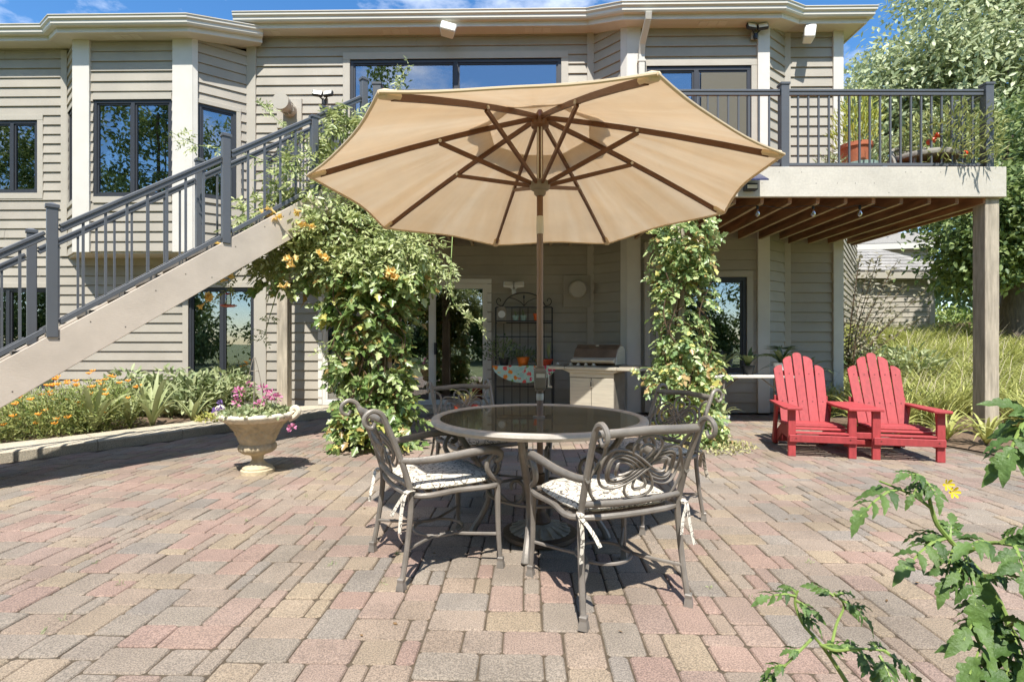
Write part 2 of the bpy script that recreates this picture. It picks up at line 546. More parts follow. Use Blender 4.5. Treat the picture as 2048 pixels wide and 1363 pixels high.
# planting beds
bed = MB()
bp = [(p.x, p.y, 0.07) for p in KB if p.x < -3.0] + [(-3.3, 8.9, 0.07), (-12, 8.9, 0.09), (-12, 4.5, 0.09)]
bed.add(bp + [(x, y, -0.1) for x, y, z in bp], [tuple(range(len(bp)))[::-1]] + [(i, (i + 1) % len(bp), len(bp) + (i + 1) % len(bp), len(bp) + i) for i in range(len(bp))])
tag(bed.build('flower_bed', M['soil']), kind='structure', label='mulched flower bed between the kerb and the house wall')
rb = MB()
nn = 40
Vr = []; Fr = []
cols = 7
for i in range(nn):
    y = 3.0 + i * 0.2
    x0 = right_edge(min(y, 8.9)) - 0.01
    for c in range(cols):
        x = x0 + c * 0.55
        Vr.append((x, y, max(0.0, bank(x, y)) + 0.02 + (0.012 * math.sin(x * 23 + y * 17) if c > 0 else -0.012)))
for i in range(nn - 1):
    for c in range(cols - 1):
        Fr.append((i * cols + c, i * cols + c + 1, (i + 1) * cols + c + 1, (i + 1) * cols + c))
tag(rb.add(Vr, Fr).build('mulch_bed', M['soil'], smooth=True), kind='structure', label='mulched bed at the foot of the grassy bank')
fb = MB().box(0.25, 2.4, 0.35, 1.5, -0.05, 0.03)
tag(fb.build('vegetable_bed', M['soil'], bevel=0.01), kind='structure', label='soil bed under the tomato plants')

# ------------------------------------------------------------------ house
HYAW = R(-0.9)
piv = Vector((0, 8.9, 0))
house = thing('house', 'two storey house with cream lap siding and white corner boards', 'house')
house.rotation_euler = (0, 0, HYAW)
house.location = piv - Matrix.Rotation(HYAW, 3, 'Z') @ piv
E = 0.163


class Wall:
    def __init__(s, p0, p1):
        s.p0 = Vector((p0[0], p0[1], 0)); d = Vector((p1[0] - p0[0], p1[1] - p0[1], 0))
        s.L = d.length; s.d = d.normalized(); s.n = Vector((s.d.y, -s.d.x, 0))
        s.rot = math.atan2(s.d.y, s.d.x)

    def P(s, a, o, z): return s.p0 + s.d * a + s.n * o + Vector((0, 0, z))

    def M(s): return Matrix((( s.d.x, -s.n.x, 0, s.p0.x), (s.d.y, -s.n.y, 0, s.p0.y), (0, 0, 1, 0), (0, 0, 0, 1)))


def uncovered(a, b, ops):
    """vertical ranges left in [a,b] after the openings"""
    rs = [(a, b)]
    for (c, d) in ops:
        nr = []
        for (x, y) in rs:
            if d <= x or c >= y: nr.append((x, y))
            else:
                if c - x > 0.012: nr.append((x, c))
                if y - d > 0.012: nr.append((d, y))
        rs = nr
    return rs


board_cache = {}


def board_mesh(L, h, m, first):
    key = (round(L, 3), round(h, 3), m.name)
    if key not in board_cache:
        mb = MB()
        t = 0.03
        prof = [(0.0, 0.0), (-t, 0.0), (-t + 0.0225 * min(h / E, 1), h), (0.0, h)]
        mb.add([(0, y, z) for y, z in prof] + [(L, y, z) for y, z in prof], [(0, 3, 2, 1), (4, 5, 6, 7), (0, 1, 5, 4), (1, 2, 6, 5), (2, 3, 7, 6), (3, 0, 4, 7)])
        board_cache[key] = mb.mesh('siding_board', m)
    return board_cache[key]


def siding(w, z0, z1, ops=(), parent=None, e=None, m=None, boards=True, s0=0.0, s1=None):
    """a wall part: back sheet with openings cut out, and a lap board per course"""
    e = e or E; m = m or M['siding']; s1 = s1 if s1 is not None else w.L
    cuts = sorted(set([s0, s1] + [c for o in ops for c in (o[0], o[1]) if s0 < c < s1]))
    mb = MB(); Mw = w.M()
    segs = []
    for a, b in zip(cuts, cuts[1:]):
        mid = (a + b) / 2
        oz = [(o[2], o[3]) for o in ops if o[0] < mid < o[1]]
        for (x, y) in uncovered(z0, z1, oz): mb.box(a, b, 0.0, 0.10, x, y, Mw)
        segs.append((a, b, oz))
    wo = mb.build('wall', m, parent)
    z = z0
    while z < z1 - 0.02 and boards:
        zt = min(z + e - 0.004, z1)
        run = []
        for a, b, oz in segs:
            rs = tuple(uncovered(z, zt, oz))
            if run and run[-1][2] == rs: run[-1] = (run[-1][0], b, rs)
            else: run.append((a, b, rs))
        for a, b, rs in run:
            if b - a > 2.6:                      # butt joints in the long courses
                k_ = a + round((b - a) * random.uniform(.25, .75), 1); ends = [(a, k_ - .002), (k_ + .002, b)]
            else: ends = [(a, b)]
            for (x, y) in rs:
                for (a_, b_) in ends:
                    if b_ - a_ < 0.02: continue
                    link('siding_board', board_mesh(b_ - a_, y - x, m, False), wo, w.P(a_, random.uniform(0, .002), x), (0, 0, w.rot))
        z += e
    return wo


def window(w, s0, s1, z0, z1, div=(), casing=0.09, fm=None, parent=None, cm=None, fw=0.05, name='window', sill=True):
    fm = fm or M['bronze']; cm = cm or M['trim_taupe']; parent = parent or house
    Mw = w.M()
    f = MB()
    a, b = s0, s1
    f.box(a, b, -0.01, 0.06, z1 - fw, z1, Mw).box(a, b, -0.01, 0.06, z0, z0 + fw, Mw)
    f.box(a, a + fw, -0.008, 0.058, z0 + fw, z1 - fw, Mw).box(b - fw, b, -0.008, 0.058, z0 + fw, z1 - fw, Mw)
    wo = f.build(name, fm, parent)
    edges = [a + fw] + [c for d in div for c in (d - fw * 0.6, d + fw * 0.6)] + [b - fw]
    for d in div:
        MB().box(d - fw * 0.6, d + fw * 0.6, -0.012, 0.055, z0 + fw, z1 - fw, Mw).build('mullion', fm, wo)
    for k in range(0, len(edges), 2):
        x0, x1 = edges[k], edges[k + 1]
        sa = MB()                                   # sash of each light
        q = 0.028
        sa.box(x0, x1, 0.005, 0.045, z1 - fw - q, z1 - fw, Mw).box(x0, x1, 0.005, 0.045, z0 + fw, z0 + fw + q, Mw)
        sa.box(x0, x0 + q, 0.006, 0.044, z0 + fw + q, z1 - fw - q, Mw).box(x1 - q, x1, 0.006, 0.044, z0 + fw + q, z1 - fw - q, Mw)
        sa.build('sash', fm, wo)
        MB().box(x0 + q, x1 - q, 0.022, 0.028, z0 + fw + q, z1 - fw - q, Mw).build('pane', M['glass'], wo)
    if casing:
        c = casing
        MB().box(a - c, b + c, -0.034, 0.0, z1, z1 + c, Mw).build('head_casing', cm, wo, bevel=0.003)
        MB().box(a - c, b + c, -0.036, 0.0, z0 - c, z0, Mw).build('sill_casing', cm, wo, bevel=0.003)
        MB().box(a - c, a, -0.032, 0.0, z0, z1, Mw).build('side_casing', cm, wo, bevel=0.003)
        MB().box(b, b + c, -0.032, 0.0, z0, z1, Mw).build('side_casing', cm, wo, bevel=0.003)
    return wo


def blind(w, s0, s1, z0, z1, n, m, parent, depth=0.09):
    Mw = w.M()
    for k in range(n):
        z = z0 + (z1 - z0) * (k + 0.5) / n
        mb = MB(); h = (z1 - z0) / n * 0.45
        mb.add([Mw @ Vector(p) for p in ((s0, depth, z - h), (s1, depth, z - h), (s1, depth + 0.03, z + h), (s0, depth + 0.03, z + h), (s0, depth + 0.004, z - h), (s1, depth + 0.004, z - h), (s1, depth + 0.034, z + h), (s0, depth + 0.034, z + h))],
               [(0, 1, 2, 3), (7, 6, 5, 4), (0, 4, 5, 1), (1, 5, 6, 2), (2, 6, 7, 3), (3, 7, 4, 0)])
        mb.build('blind_slat', m, parent)


def curtain(w, s0, s1, z0, z1, m, parent, depth=0.14):
    n = max(8, int((s1 - s0) / 0.012)); Mw = w.M(); mb = MB(); Vv = []
    for i in range(n + 1):
        s_ = s0 + (s1 - s0) * i / n
        o = depth + 0.018 * math.sin(i * 1.15) + 0.008 * math.sin(i * 0.37)
        Vv += [Mw @ Vector((s_, o, z0)), Mw @ Vector((s_, o, z1)), Mw @ Vector((s_, o + 0.006, z0)), Mw @ Vector((s_, o + 0.006, z1))]
    Ff = []
    for i in range(n):
        Ff += [(4 * i, 4 * i + 4, 4 * i + 5, 4 * i + 1), (4 * i + 2, 4 * i + 3, 4 * i + 7, 4 * i + 6)]
    mb.add(Vv, Ff).build('curtain', m, parent, smooth=True)


def trimboard(w, s0, s1, z0, z1, m, out=0.045, back=0.0, name='corner_board', parent=None):
    return MB().box(s0, s1, -out, back, z0, z1, w.M()).build(name, m, parent or house, bevel=0.004)


# the plan: left wall, projecting left bay (upper floor only), centre, right bay over both floors, right wall
wA = Wall((-11.5, 8.9), (1.378, 8.9))                     # whole lower back wall, and upper left
W_c = Wall((-4.53, 8.9), (1.378, 8.9))
W_l = Wall((-11.5, 8.9), (-7.69, 8.9))
W_b1 = Wall((-7.69, 8.9), (-7.10, 8.4)); W_b2 = Wall((-7.10, 8.4), (-5.185, 8.4)); W_b3 = Wall((-5.185, 8.4), (-4.53, 8.9))
W_r1 = Wall((1.378, 8.9), (1.866, 8.4)); W_r2 = Wall((1.866, 8.4), (4.10, 8.4)); W_r3 = Wall((4.10, 8.4), (4.55, 8.75)); W_r4 = Wall((4.55, 8.75), (5.45, 8.75))
W_rs = Wall((5.45, 8.75), (5.45, 14.0))
ZB = 2.64
lo = lambda x: x + 11.5
# lower back wall
siding(wA, 0.03, ZB, [(lo(-9.75), lo(-7.92), 0.35, 2.10), (lo(-5.58), lo(-4.44), 0.30, 2.10), (lo(-3.26), lo(-0.42), 0.09, 2.16)], house)
wn = window(wA, lo(-9.75), lo(-7.92), 0.35, 2.10, (lo(-8.75),), fw=0.045)
wn = window(wA, lo(-5.58), lo(-4.44), 0.30, 2.10, (lo(-5.0),), fw=0.045, casing=0.1)
curtain(wA, lo(-5.5), lo(-5.16), 0.36, 2.04, M['curtain'], wn)
# glazed sliding door in three leaves
dr = window(wA, lo(-3.26), lo(-0.42), 0.09, 2.16, (lo(-2.31), lo(-1.37)), fm=M['whiteframe'], fw=0.055, casing=0, name='sliding_door')
MB().box(lo(-3.33), lo(-0.35), -0.03, 0.0, 2.16, 2.24, wA.M()).build('head_casing', M['whiteframe'], dr, bevel=.003)
MB().box(lo(-3.33), lo(-3.26), -0.028, 0.0, 0.09, 2.16, wA.M()).build('side_casing', M['whiteframe'], dr, bevel=.003)
MB().box(lo(-0.42), lo(-0.35), -0.028, 0.0, 0.09, 2.16, wA.M()).build('side_casing', M['whiteframe'], dr, bevel=.003)
MB().box(lo(-1.33), lo(-1.30), -0.05, -0.012, 0.95, 1.15, wA.M()).build('handle', M['bronze'], dr, bevel=.003)
# upper left wall and bay
siding(W_l, ZB, 6.30, [(lo(-9.6), lo(-8.22), 3.74, 5.0)], house)
wn = window(W_l, lo(-9.6), lo(-8.22), 3.74, 5.0, (lo(-8.68),), fw=0.05, casing=0.1)
blind(W_l, lo(-8.6), lo(-8.3), 3.8, 4.92, 20, M['blind'], wn)
siding(W_b1, ZB, 6.14, [(0.10, 0.58, 3.53, 5.09)], house)
window(W_b1, 0.10, 0.58, 3.53, 5.09, (), casing=0.07)
siding(W_b2, ZB, 6.09, [(0.27, 1.57, 3.53, 5.11)], house)
wn = window(W_b2, 0.27, 1.57, 3.53, 5.11, (0.92,), casing=0.0)
MB().box(0.27, 1.57, -0.034, 0, 5.11, 5.21, W_b2.M()).build('head_casing', M['trim_taupe'], wn)
MB().box(0.27, 1.57, -0.036, 0, 3.43, 3.53, W_b2.M()).build('sill_casing', M['trim_taupe'], wn)
curtain(W_b2, 0.36, 0.46, 3.6, 5.05, M['curtain_y'], wn)
MB().box(0.36, 1.5, 0.12, 0.15, 4.86, 5.06, W_b2.M()).build('rolled_blind', M['curtain'], wn)
siding(W_b3, ZB, 6.14, [(0.06, 0.62, 3.53, 5.07)], house)
wn = window(W_b3, 0.06, 0.62, 3.53, 5.07, (), casing=0.07)
MB().box(0.12, 0.56, 0.12, 0.15, 4.80, 5.0, W_b3.M()).build('rolled_blind', M['curtain'], wn)
# closed underside of the bay
ub = MB(); pl = [(-7.69, 8.9), (-7.10, 8.4), (-5.185, 8.4), (-4.53, 8.9)]
ub.prism(pl, 2, ZB - 0.03, ZB + 0.01); ub.build('bay_underside', M['soffit'], house)
# centre upper wall
cc_ = lambda x: x + 4.53
siding(W_c, ZB, 6.44, [(cc_(-2.78), cc_(0.84), 4.25, 6.0)], house)
window(W_c, cc_(-2.78), cc_(0.84), 4.25, 6.0, (cc_(-0.96),), fw=0.055, casing=0.12)
# right bay, both floors
siding(W_r1, 0.03, 6.36, [], house)
siding(W_r2, 0.03, 6.24, [(0.30, 1.97, 3.24, 5.58), (0.55, 1.90, 0.66, 2.2)], house)
dr = window(W_r2, 0.30, 1.97, 3.24, 5.58, (1.10,), fw=0.06, casing=0.09, name='sliding_door')
MB().box(1.18, 1.90, -0.004, 0.003, 3.34, 5.48, W_r2.M()).build('screen', glass_mat('screen_mesh', (0.42, 0.42, 0.42), 0.0, 0.4, dust=0.35), dr)
window(W_r2, 0.55, 1.90, 0.66, 2.2, (1.2,), fw=0.06, casing=0.1)
siding(W_r3, 0.03, 6.30, [], house)
siding(W_r4, 0.03, 6.36, [], house)
siding(W_rs, 0.03, 6.36, [], house, boards=False)

# corner boards and pilasters
trimboard(W_b2, -0.045, 0.235, ZB - 0.02, 6.07, M['trim'], 0.06)
trimboard(W_b2, 1.60, 1.935, ZB - 0.02, 6.07, M['trim'], 0.06)
trimboard(W_b3, -0.02, 0.055, ZB - 0.02, 6.1, M['trim'], 0.052)
trimboard(W_c, -0.03, 0.13, ZB - 0.3, 6.38, M['trim_taupe'], 0.05)
trimboard(W_l, W_l.L - 0.11, W_l.L, ZB, 6.2, M['trim_taupe'], 0.04)
trimboard(W_c, W_c.L - 0.10, W_c.L + 0.02, 0.03, 6.42, M['trim_taupe'], 0.045)
trimboard(W_r2, -0.02, 0.20, 0.03, 6.2, M['trim'], 0.06)
trimboard(W_r1, W_r1.L - 0.10, W_r1.L + 0.02, 0.03, 6.24, M['trim'], 0.052)
trimboard(W_r2, 2.06, 2.25, 0.03, 6.2, M['trim'], 0.06)
trimboard(W_r4, -0.02, 0.085, 0.03, 6.3, M['trim_taupe'], 0.04)
trimboard(W_r4, 0.78, 0.935, 0.03, 6.34, M['trim'], 0.055)
trimboard(W_rs, -0.05, 0.10, 0.03, 6.34, M['trim'], 0.05)
trimboard(wA, lo(-4.38), lo(-4.22), 0.03, ZB, M['trim_taupe'], 0.05)

# eaves: soffit, fascia board and gutter swept round the walls
def eave(pts, name_gap=0.0, over=0.26, shing=False, step=0.0):
    n = len(pts)
    P2 = [Vector((p[0], p[1])) for p in pts]
    mit = []
    for i in range(n):
        ns_ = []
        if i > 0: d = (P2[i] - P2[i - 1]).normalized(); ns_.append(Vector((d.y, -d.x)))
        if i < n - 1: d = (P2[i + 1] - P2[i]).normalized(); ns_.append(Vector((d.y, -d.x)))
        if len(ns_) == 2: mvec = (ns_[0] + ns_[1]) / (1 + ns_[0].dot(ns_[1]))
        else: mvec = ns_[0]
        mit.append(mvec)
    def sweep(prof, nm, m, seg=False, closed=False):
        k = len(prof)
        Vv = [(P2[i].x + mit[i].x * o, P2[i].y + mit[i].y * o, pts[i][2] + z) for i in range(n) for o, z in prof]
        Ff = [(i * k + q, (i + 1) * k + q, (i + 1) * k + (q + 1) % k, i * k + (q + 1) % k) for i in range(n - 1) for q in range(k if closed else k - 1)]
        if closed: Ff += [tuple(range(k)), tuple(range((n - 1) * k, n * k))[::-1]]
        return MB().add(Vv, Ff).build(nm, m, house)
    sweep([(-0.06, 0.0), (over, 0.0), (over, 0.02), (-0.06, 0.02)], 'soffit', M['soffit'], closed=True)
    sweep([(over - 0.004, -0.015), (over + 0.02, -0.015), (over + 0.02, 0.17), (over - 0.004, 0.17)], 'fascia_board', M['trim'], closed=True)
    gu = sweep([(over + 0.022, 0.06), (over + 0.085, 0.06), (over + 0.10, 0.085), (over + 0.10, 0.125), (over + 0.125, 0.15), (over + 0.125, 0.19), (over + 0.137, 0.194), (over + 0.137, 0.207), (over + 0.115, 0.207), (over + 0.115, 0.155), (over + 0.075, 0.075), (over + 0.022, 0.075)], 'gutter', M['gutter'], closed=True)
    Vv = []; Ff = []
    for i in range(n):
        x, y = P2[i].x, P2[i].y
        Vv += [(x + mit[i].x * (over + 0.06), y + mit[i].y * (over + 0.06), pts[i][2] + 0.20), (x - mit[i].x * 0.05, max(y, 8.4) + 5.0, pts[i][2] + 1.75),
               (x + mit[i].x * (over + 0.06), y + mit[i].y * (over + 0.06), pts[i][2] + 0.18), (x - mit[i].x * 0.05, max(y, 8.4) + 5.0, pts[i][2] + 1.70)]
    for i in range(n - 1):
        a = 4 * i
        Ff += [(a, a + 4, a + 5, a + 1), (a + 2, a + 3, a + 7, a + 6), (a, a + 2, a + 6, a + 4)]
    rf = MB().add(Vv, Ff).build('roof', M['shingle'], house)
    if shing:                       # bottom course of shingles along the eave
        for i in range(n - 1):
            a = Vector((P2[i].x + mit[i].x * (over + 0.10), P2[i].y + mit[i].y * (over + 0.10), pts[i][2] + 0.205))
            b = Vector((P2[i + 1].x + mit[i + 1].x * (over + 0.10), P2[i + 1].y + mit[i + 1].y * (over + 0.10), pts[i + 1][2] + 0.205))
            L = (b - a).length; kx = max(1, int(L / 0.3)); d = (b - a).normalized(); back = Vector((-d.y, d.x, 0.32))
            for q in range(kx):
                p0 = a + d * (L * q / kx + 0.004); p1 = a + d * (L * (q + 1) / kx - 0.004)
                u = Vector((0, 0, random.uniform(0.0, 0.014)))
                MB().add([p0 + u, p1 + u, p1 + u + back * 0.3, p0 + u + back * 0.3, p0 + u + Vector((0, 0, .014)), p1 + u + Vector((0, 0, .014)), p1 + u + back * 0.3 + Vector((0, 0, .014)), p0 + u + back * 0.3 + Vector((0, 0, .014))],
                         [(0, 3, 2, 1), (4, 5, 6, 7), (0, 1, 5, 4), (1, 2, 6, 5), (2, 3, 7, 6), (3, 0, 4, 7)]).build('shingle', M['shingle'], rf)


eave([(-11.5, 8.9, 6.24), (-7.69, 8.9, 6.24), (-7.10, 8.4, 6.07), (-5.185, 8.4, 6.07), (-4.40, 8.98, 6.25)], shing=True)
eave([(-4.62, 8.9, 6.41), (1.378, 8.9, 6.41), (1.866, 8.4, 6.19), (4.10, 8.4, 6.19), (4.55, 8.75, 6.31), (5.45, 8.75, 6.31), (5.45, 14, 6.31)])
# soffit vents
for w, s_ in ((W_c, 0.15), (W_c, 2.35), (W_c, 4.75), (W_r2, 1.1), (W_b2, 0.7)):
    zz = {W_c: 6.41, W_r2: 6.19, W_b2: 6.07}[w]
    for k in range(3):
        MB().box(s_ + k * 0.15, s_ + k * 0.15 + 0.13, -0.20, -0.08, zz - 0.006, zz - 0.001, w.M()).build('soffit_vent', M['trim'], house)
# downspout on the right bay
ds = MB()
pD = [W_r2.P(0.24, 0.40, 6.22), W_r2.P(0.24, 0.37, 6.12), W_r2.P(0.20, 0.16, 5.86), W_r2.P(0.20, 0.11, 5.72), W_r2.P(0.20, 0.11, 3.26)]
for a, b in zip(pD, pD[1:]): ds.bar(a, b + (b - a).normalized() * 0.01, 0.095, 0.065, up=(0, -1, 0.001))
dso = ds.build('downspout', M['gutter'], house, bevel=0.006)
for zz in (5.6, 4.4): MB().box(0.14, 0.26, -0.15, -0.06, zz, zz + 0.03, W_r2.M()).build('strap', M['gutter'], dso)
ds = MB(); ds.bar(W_r2.P(0.29, 0.10, 2.74), W_r2.P(0.29, 0.10, 0.05), 0.085, 0.06, up=(0, -1, 0)); ds.build('downspout', M['trim_taupe'], house, bevel=0.006)

# dark rooms behind the glass
inn = MB()
inn.box(-11.4, 5.3, 11.2, 11.3, 0.0, 6.4).box(-11.4, 5.3, 9.05, 11.2, 2.70, 3.0).box(-11.4, 5.3, 9.05, 11.2, -0.05, 0.05).box(-11.5, -11.4, 9.05, 11.3, 0.0, 6.4)
inn.box(-11.4, 5.3, 9.05, 11.2, 6.42, 6.5)
inn.build('interior', M['interior'], house)
# wall vents: round hood on a backing block (upper), round cap (lower)
vt = W_c
vb = MB(); vb.box(cc_(-4.03), cc_(-3.60), -0.06, -0.0, 4.82, 5.33, vt.M())
vbo = vb.build('vent_block', M['trim_taupe'], house, bevel=0.006)
vp = MB(); pc = vt.P(cc_(-3.80), 0, 5.12)
vp.tube([pc + Vector((0, -0.06, 0)), pc + Vector((0, -0.16, 0))], 0.12, 20).tube([pc + Vector((0, -0.30, 0)), pc + Vector((0, -0.42, 0))], 0.135, 20)
for k in range(10):
    a = k * math.tau / 10; o = Vector((math.cos(a) * 0.115, 0, math.sin(a) * 0.115))
    vp.tube([pc + o + Vector((0, -0.15, 0)), pc + o + Vector((0, -0.31, 0))], 0.008, 5)
vp.tube([pc + Vector((0, -0.10, 0)), pc + Vector((0, -0.31, 0))], 0.085, 16)
vp.build('vent_hood', M['trim_taupe'], vbo, smooth=True)
vb = MB(); vb.box(cc_(0.87), cc_(1.34), -0.05, 0.0, 1.75, 2.30, vt.M())
vbo = vb.build('vent_block', M['siding'], house, bevel=0.006)
vp = MB(); pc = vt.P(cc_(1.11), 0, 2.05); vp.lathe([(0.15, 0), (0.15, 0.10), (0.13, 0.12), (0.0, 0.125)], 28)
vme = vp.mesh('vent_cap', M['trim_taupe'], True); link('vent_cap', vme, vbo, pc + Vector((0, -0.05, 0)), (R(90), 0, 0))

# ------------------------------------------------------------------ deck
DF = 6.15          # front edge of the deck
M['edge'] = mat('pale_joist_edge', S(178, 160, 132), .8, var=.2, scale=4)  # paler tone than the joists, used on thin strips along their undersides
deck = thing('deck', 'raised timber deck with cream fascia carried on square wooden posts', 'deck')
MB().box(-1.66, 5.81, DF - 0.045, DF, 2.86, 3.215).build('fascia', M['deckpaint'], deck, bevel=0.006)
MB().box(5.765, 5.81, DF + 0.002, 8.72, 2.86, 3.213).build('fascia', M['deckpaint'], deck, bevel=0.006)
for i in range(25):                                   # boards run across the joists; the deck widens to the left towards the house
    y = DF + 0.005 + i * 0.11
    if y + 0.1 > 8.97: break
    xl = -1.62 - 0.996 * (y - DF)
    xr = 5.76
    segs = [(xl, xr if y < 8.65 else 5.3)]
    for a, b in segs:
        MB().box(a, b, y, y + 0.104, 3.17, 3.198).build('deck_board', M['deckboard'], deck)
jx = 5.60
while jx > -3.6:
    yb = 8.66 if jx > 4.6 else (8.28 if jx > 1.8 else 8.84)
    yf = DF + 0.004 if jx > -1.6 else DF + (-1.62 - jx) / 0.996 + 0.05
    if jx > 1.37 and jx <= 1.8: yb = 8.80 - (jx - 1.37) * 1.0
    if yb - yf > 0.3:
        MB().box(jx - 0.022, jx + 0.022, yf, yb, 2.80, 3.168).build('joist', M['joist'], deck, bevel=0.003)
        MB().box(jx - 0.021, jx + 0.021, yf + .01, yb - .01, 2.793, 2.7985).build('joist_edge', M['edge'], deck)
    jx -= 0.33
MB().box(5.66, 5.705, DF + 0.004, 8.68, 2.77, 3.166).build('joist', M['joist'], deck, bevel=0.003)
MB().box(-1.55, 5.55, DF + 0.012, DF + 0.05, 2.88, 3.165).build('rim_beam', M['joist'], deck)
for k in range(9):
    x = -0.9 + k * 0.76
    MB().box(x - 0.16, x + 0.16, 7.3, 7.34, 2.90, 3.10).build('blocking', M['joist'], deck)
for (x, y, z0) in ((-1.55, DF + 0.12, -0.02), (1.97, DF + 0.12, -0.02), (5.685, DF + 0.09, 0.02)):
    Mx = Matrix.Translation((x, y, 0)) @ Matrix.Rotation(R(-1.5), 4, 'Z')
    MB().box(-0.082, 0.082, -0.09, 0.09, z0, 2.86, Mx).build('support_post', M['post'], deck, bevel=0.006)
Mx = Matrix.Translation((-3.66, 8.36, 0)) @ Matrix.Rotation(R(-2), 4, 'Z')
MB().box(-0.085, 0.085, -0.085, 0.085, 0.08, 3.16, Mx).build('support_post', M['post'], deck, bevel=0.006)
# slanted left edge of the deck
MB().bar((-1.63, DF + 0.05, 3.03), (-4.2, DF + 0.05 + 2.58, 3.03), 0.04, 0.33).build('fascia', M['deckpaint'], deck, bevel=0.005)


def rail_post(p, z0, z1, parent, w=0.085, yaw=0.0):
    Mx = Matrix.Translation(p) @ Matrix.Rotation(yaw, 4, 'Z')
    po_ = MB().box(-w / 2, w / 2, -w / 2, w / 2, z0, z1 - 0.03, Mx).build('post', M['rail'], parent, bevel=0.004)
    cp = MB(); q = w / 2 + 0.008
    V = [Mx @ Vector(v) for v in ((-q, -q, z1 - 0.04), (q, -q, z1 - 0.04), (q, q, z1 - 0.04), (-q, q, z1 - 0.04), (-q, -q, z1 - 0.015), (q, -q, z1 - 0.015), (q, q, z1 - 0.015), (-q, q, z1 - 0.015), (0, 0, z1 + 0.006))]
    cp.add(V, [(3, 2, 1, 0), (0, 1, 5, 4), (1, 2, 6, 5), (2, 3, 7, 6), (3, 0, 4, 7), (4, 5, 8), (5, 6, 8), (6, 7, 8), (7, 4, 8)])
    cp.build('post_cap', M['rail'], po_)
    return po_


def railing(a, b, za, zb, parent, step=0.118, drop=0.90, skip_ends=True):
    """a,b ground points; za,zb handrail tops; one baluster each"""
    a, b = Vector((*a, 0)), Vector((*b, 0))
    up = Vector((0, 0, 1))
    A, B = a + up * za, b + up * zb
    d = (B - A); n = int((b - a).length / step)
    MB().bar(A - up * 0.022, B - up * 0.022, 0.052, 0.03).build('top_rail', M['rail'], parent, bevel=0.006)
    MB().bar(A - up * 0.058, B - up * 0.058, 0.036, 0.036).build('under_rail', M['rail'], parent, bevel=0.003)
    MB().bar(A - up * drop, B - up * drop, 0.036, 0.038).build('bottom_rail', M['rail'], parent, bevel=0.003)
    me = None
    h = drop - 0.06
    yaw = math.atan2(b.y - a.y, b.x - a.x)
    if 'bal' + str(round(h, 3)) not in M:
        M['bal' + str(round(h, 3))] = MB().box(-0.0095, 0.0095, -0.0095, 0.0095, -h, 0.0).mesh('baluster', M['rail'])
    me = M['bal' + str(round(h, 3))]
    for k in range(1, n):
        p = A + d * (k / n)
        link('baluster', me, parent, p - up * 0.06, (0, 0, yaw))


dr_ = thing('deck_railing', 'charcoal metal railing with slim balusters along the deck edge', 'railing')
YR = DF + 0.045
rp = [-1.60, 0.82, 3.235, 5.655]
for x in rp: rail_post((x, YR, 0), 3.2, 4.245, dr_, 0.095)
for a, b in zip(rp, rp[1:]): railing((a + 0.05, YR), (b - 0.05, YR), 4.165, 4.165, dr_)
railing((5.655, YR + 0.05), (5.655, 6.62), 4.165, 4.165, dr_)
rail_post((5.655, 6.66, 0), 3.2, 4.245, dr_, 0.095)
railing((-2.34, 6.86), (-3.98, 8.51), 4.165, 4.165, dr_)
rail_post((-2.30, 6.82, 0), 3.2, 4.245, dr_, 0.095)
rail_post((-4.0, 8.53, 0), 3.2, 4.245, dr_, 0.095)
MB().box(4.40, 4.46, YR - 0.02, YR + 0.02, 3.20, 3.26).build('rail_foot', M['rail'], dr_)

# ------------------------------------------------------------------ staircase, slanting away from the viewer up to the deck
P0 = Vector((-3.90, 3.956, 0)); sd = Vector((0.7086, 0.7057, 0)); sn = Vector((-0.7057, 0.7086, 0)); SL = 0.7263; RUN = 3.11; SWID = 1.02
zr = lambda t: 1.862 + SL * t
M['tread'] = mat('grey_tread_wood', S(126, 116, 104), .8, var=.2, scale=6)
M['blacknail'] = mat('nail_head', S(84, 76, 66), .6, var=.1)
for k in range(14):
    x = 2.75 + k * .21 + random.uniform(-.05, .05); z = random.choice((2.91, 3.02, 3.15))
    MB().tube([(x, DF - .0465, z), (x, DF - .043, z)], .005, 6).build('nail', M['blacknail'], deck)
stair = thing('staircase', 'straight timber staircase with cream stringer climbing to the deck', 'staircase')
T0 = -0.88
for off in (0.0, SWID):
    o = sn * off
    mb = MB()
    t1 = RUN
    th = sn * 0.045
    q = []
    for t in (T0, t1):
        p = P0 + sd * t + o
        q += [p + Vector((0, 0, max(zr(t) - 1.215, 0.0))), p + Vector((0, 0, zr(t) - 0.86))]
    if off == 0.0 or True:
        V = [q[0], q[2], q[3], q[1]]
        mb.add(V + [v + th for v in V], [(0, 1, 2, 3), (7, 6, 5, 4), (0, 4, 5, 1), (1, 5, 6, 2), (2, 6, 7, 3), (3, 7, 4, 0)])
    mb.build('stringer', M['stringer'], stair, bevel=0.004)
for k in range(16):
    t = T0 + 0.25 + (RUN - T0 - 0.4) * (k + random.uniform(-.2, .2)) / 15.5
    p = P0 + sd * t - sn * 0.0015 + Vector((0, 0, zr(t) - random.choice((0.93, 0.97, 1.10, 1.14))))
    MB().tube([p, p + sn * 0.004], 0.0055, 6).build('nail', M['blacknail'], stair)
nt_ = 17
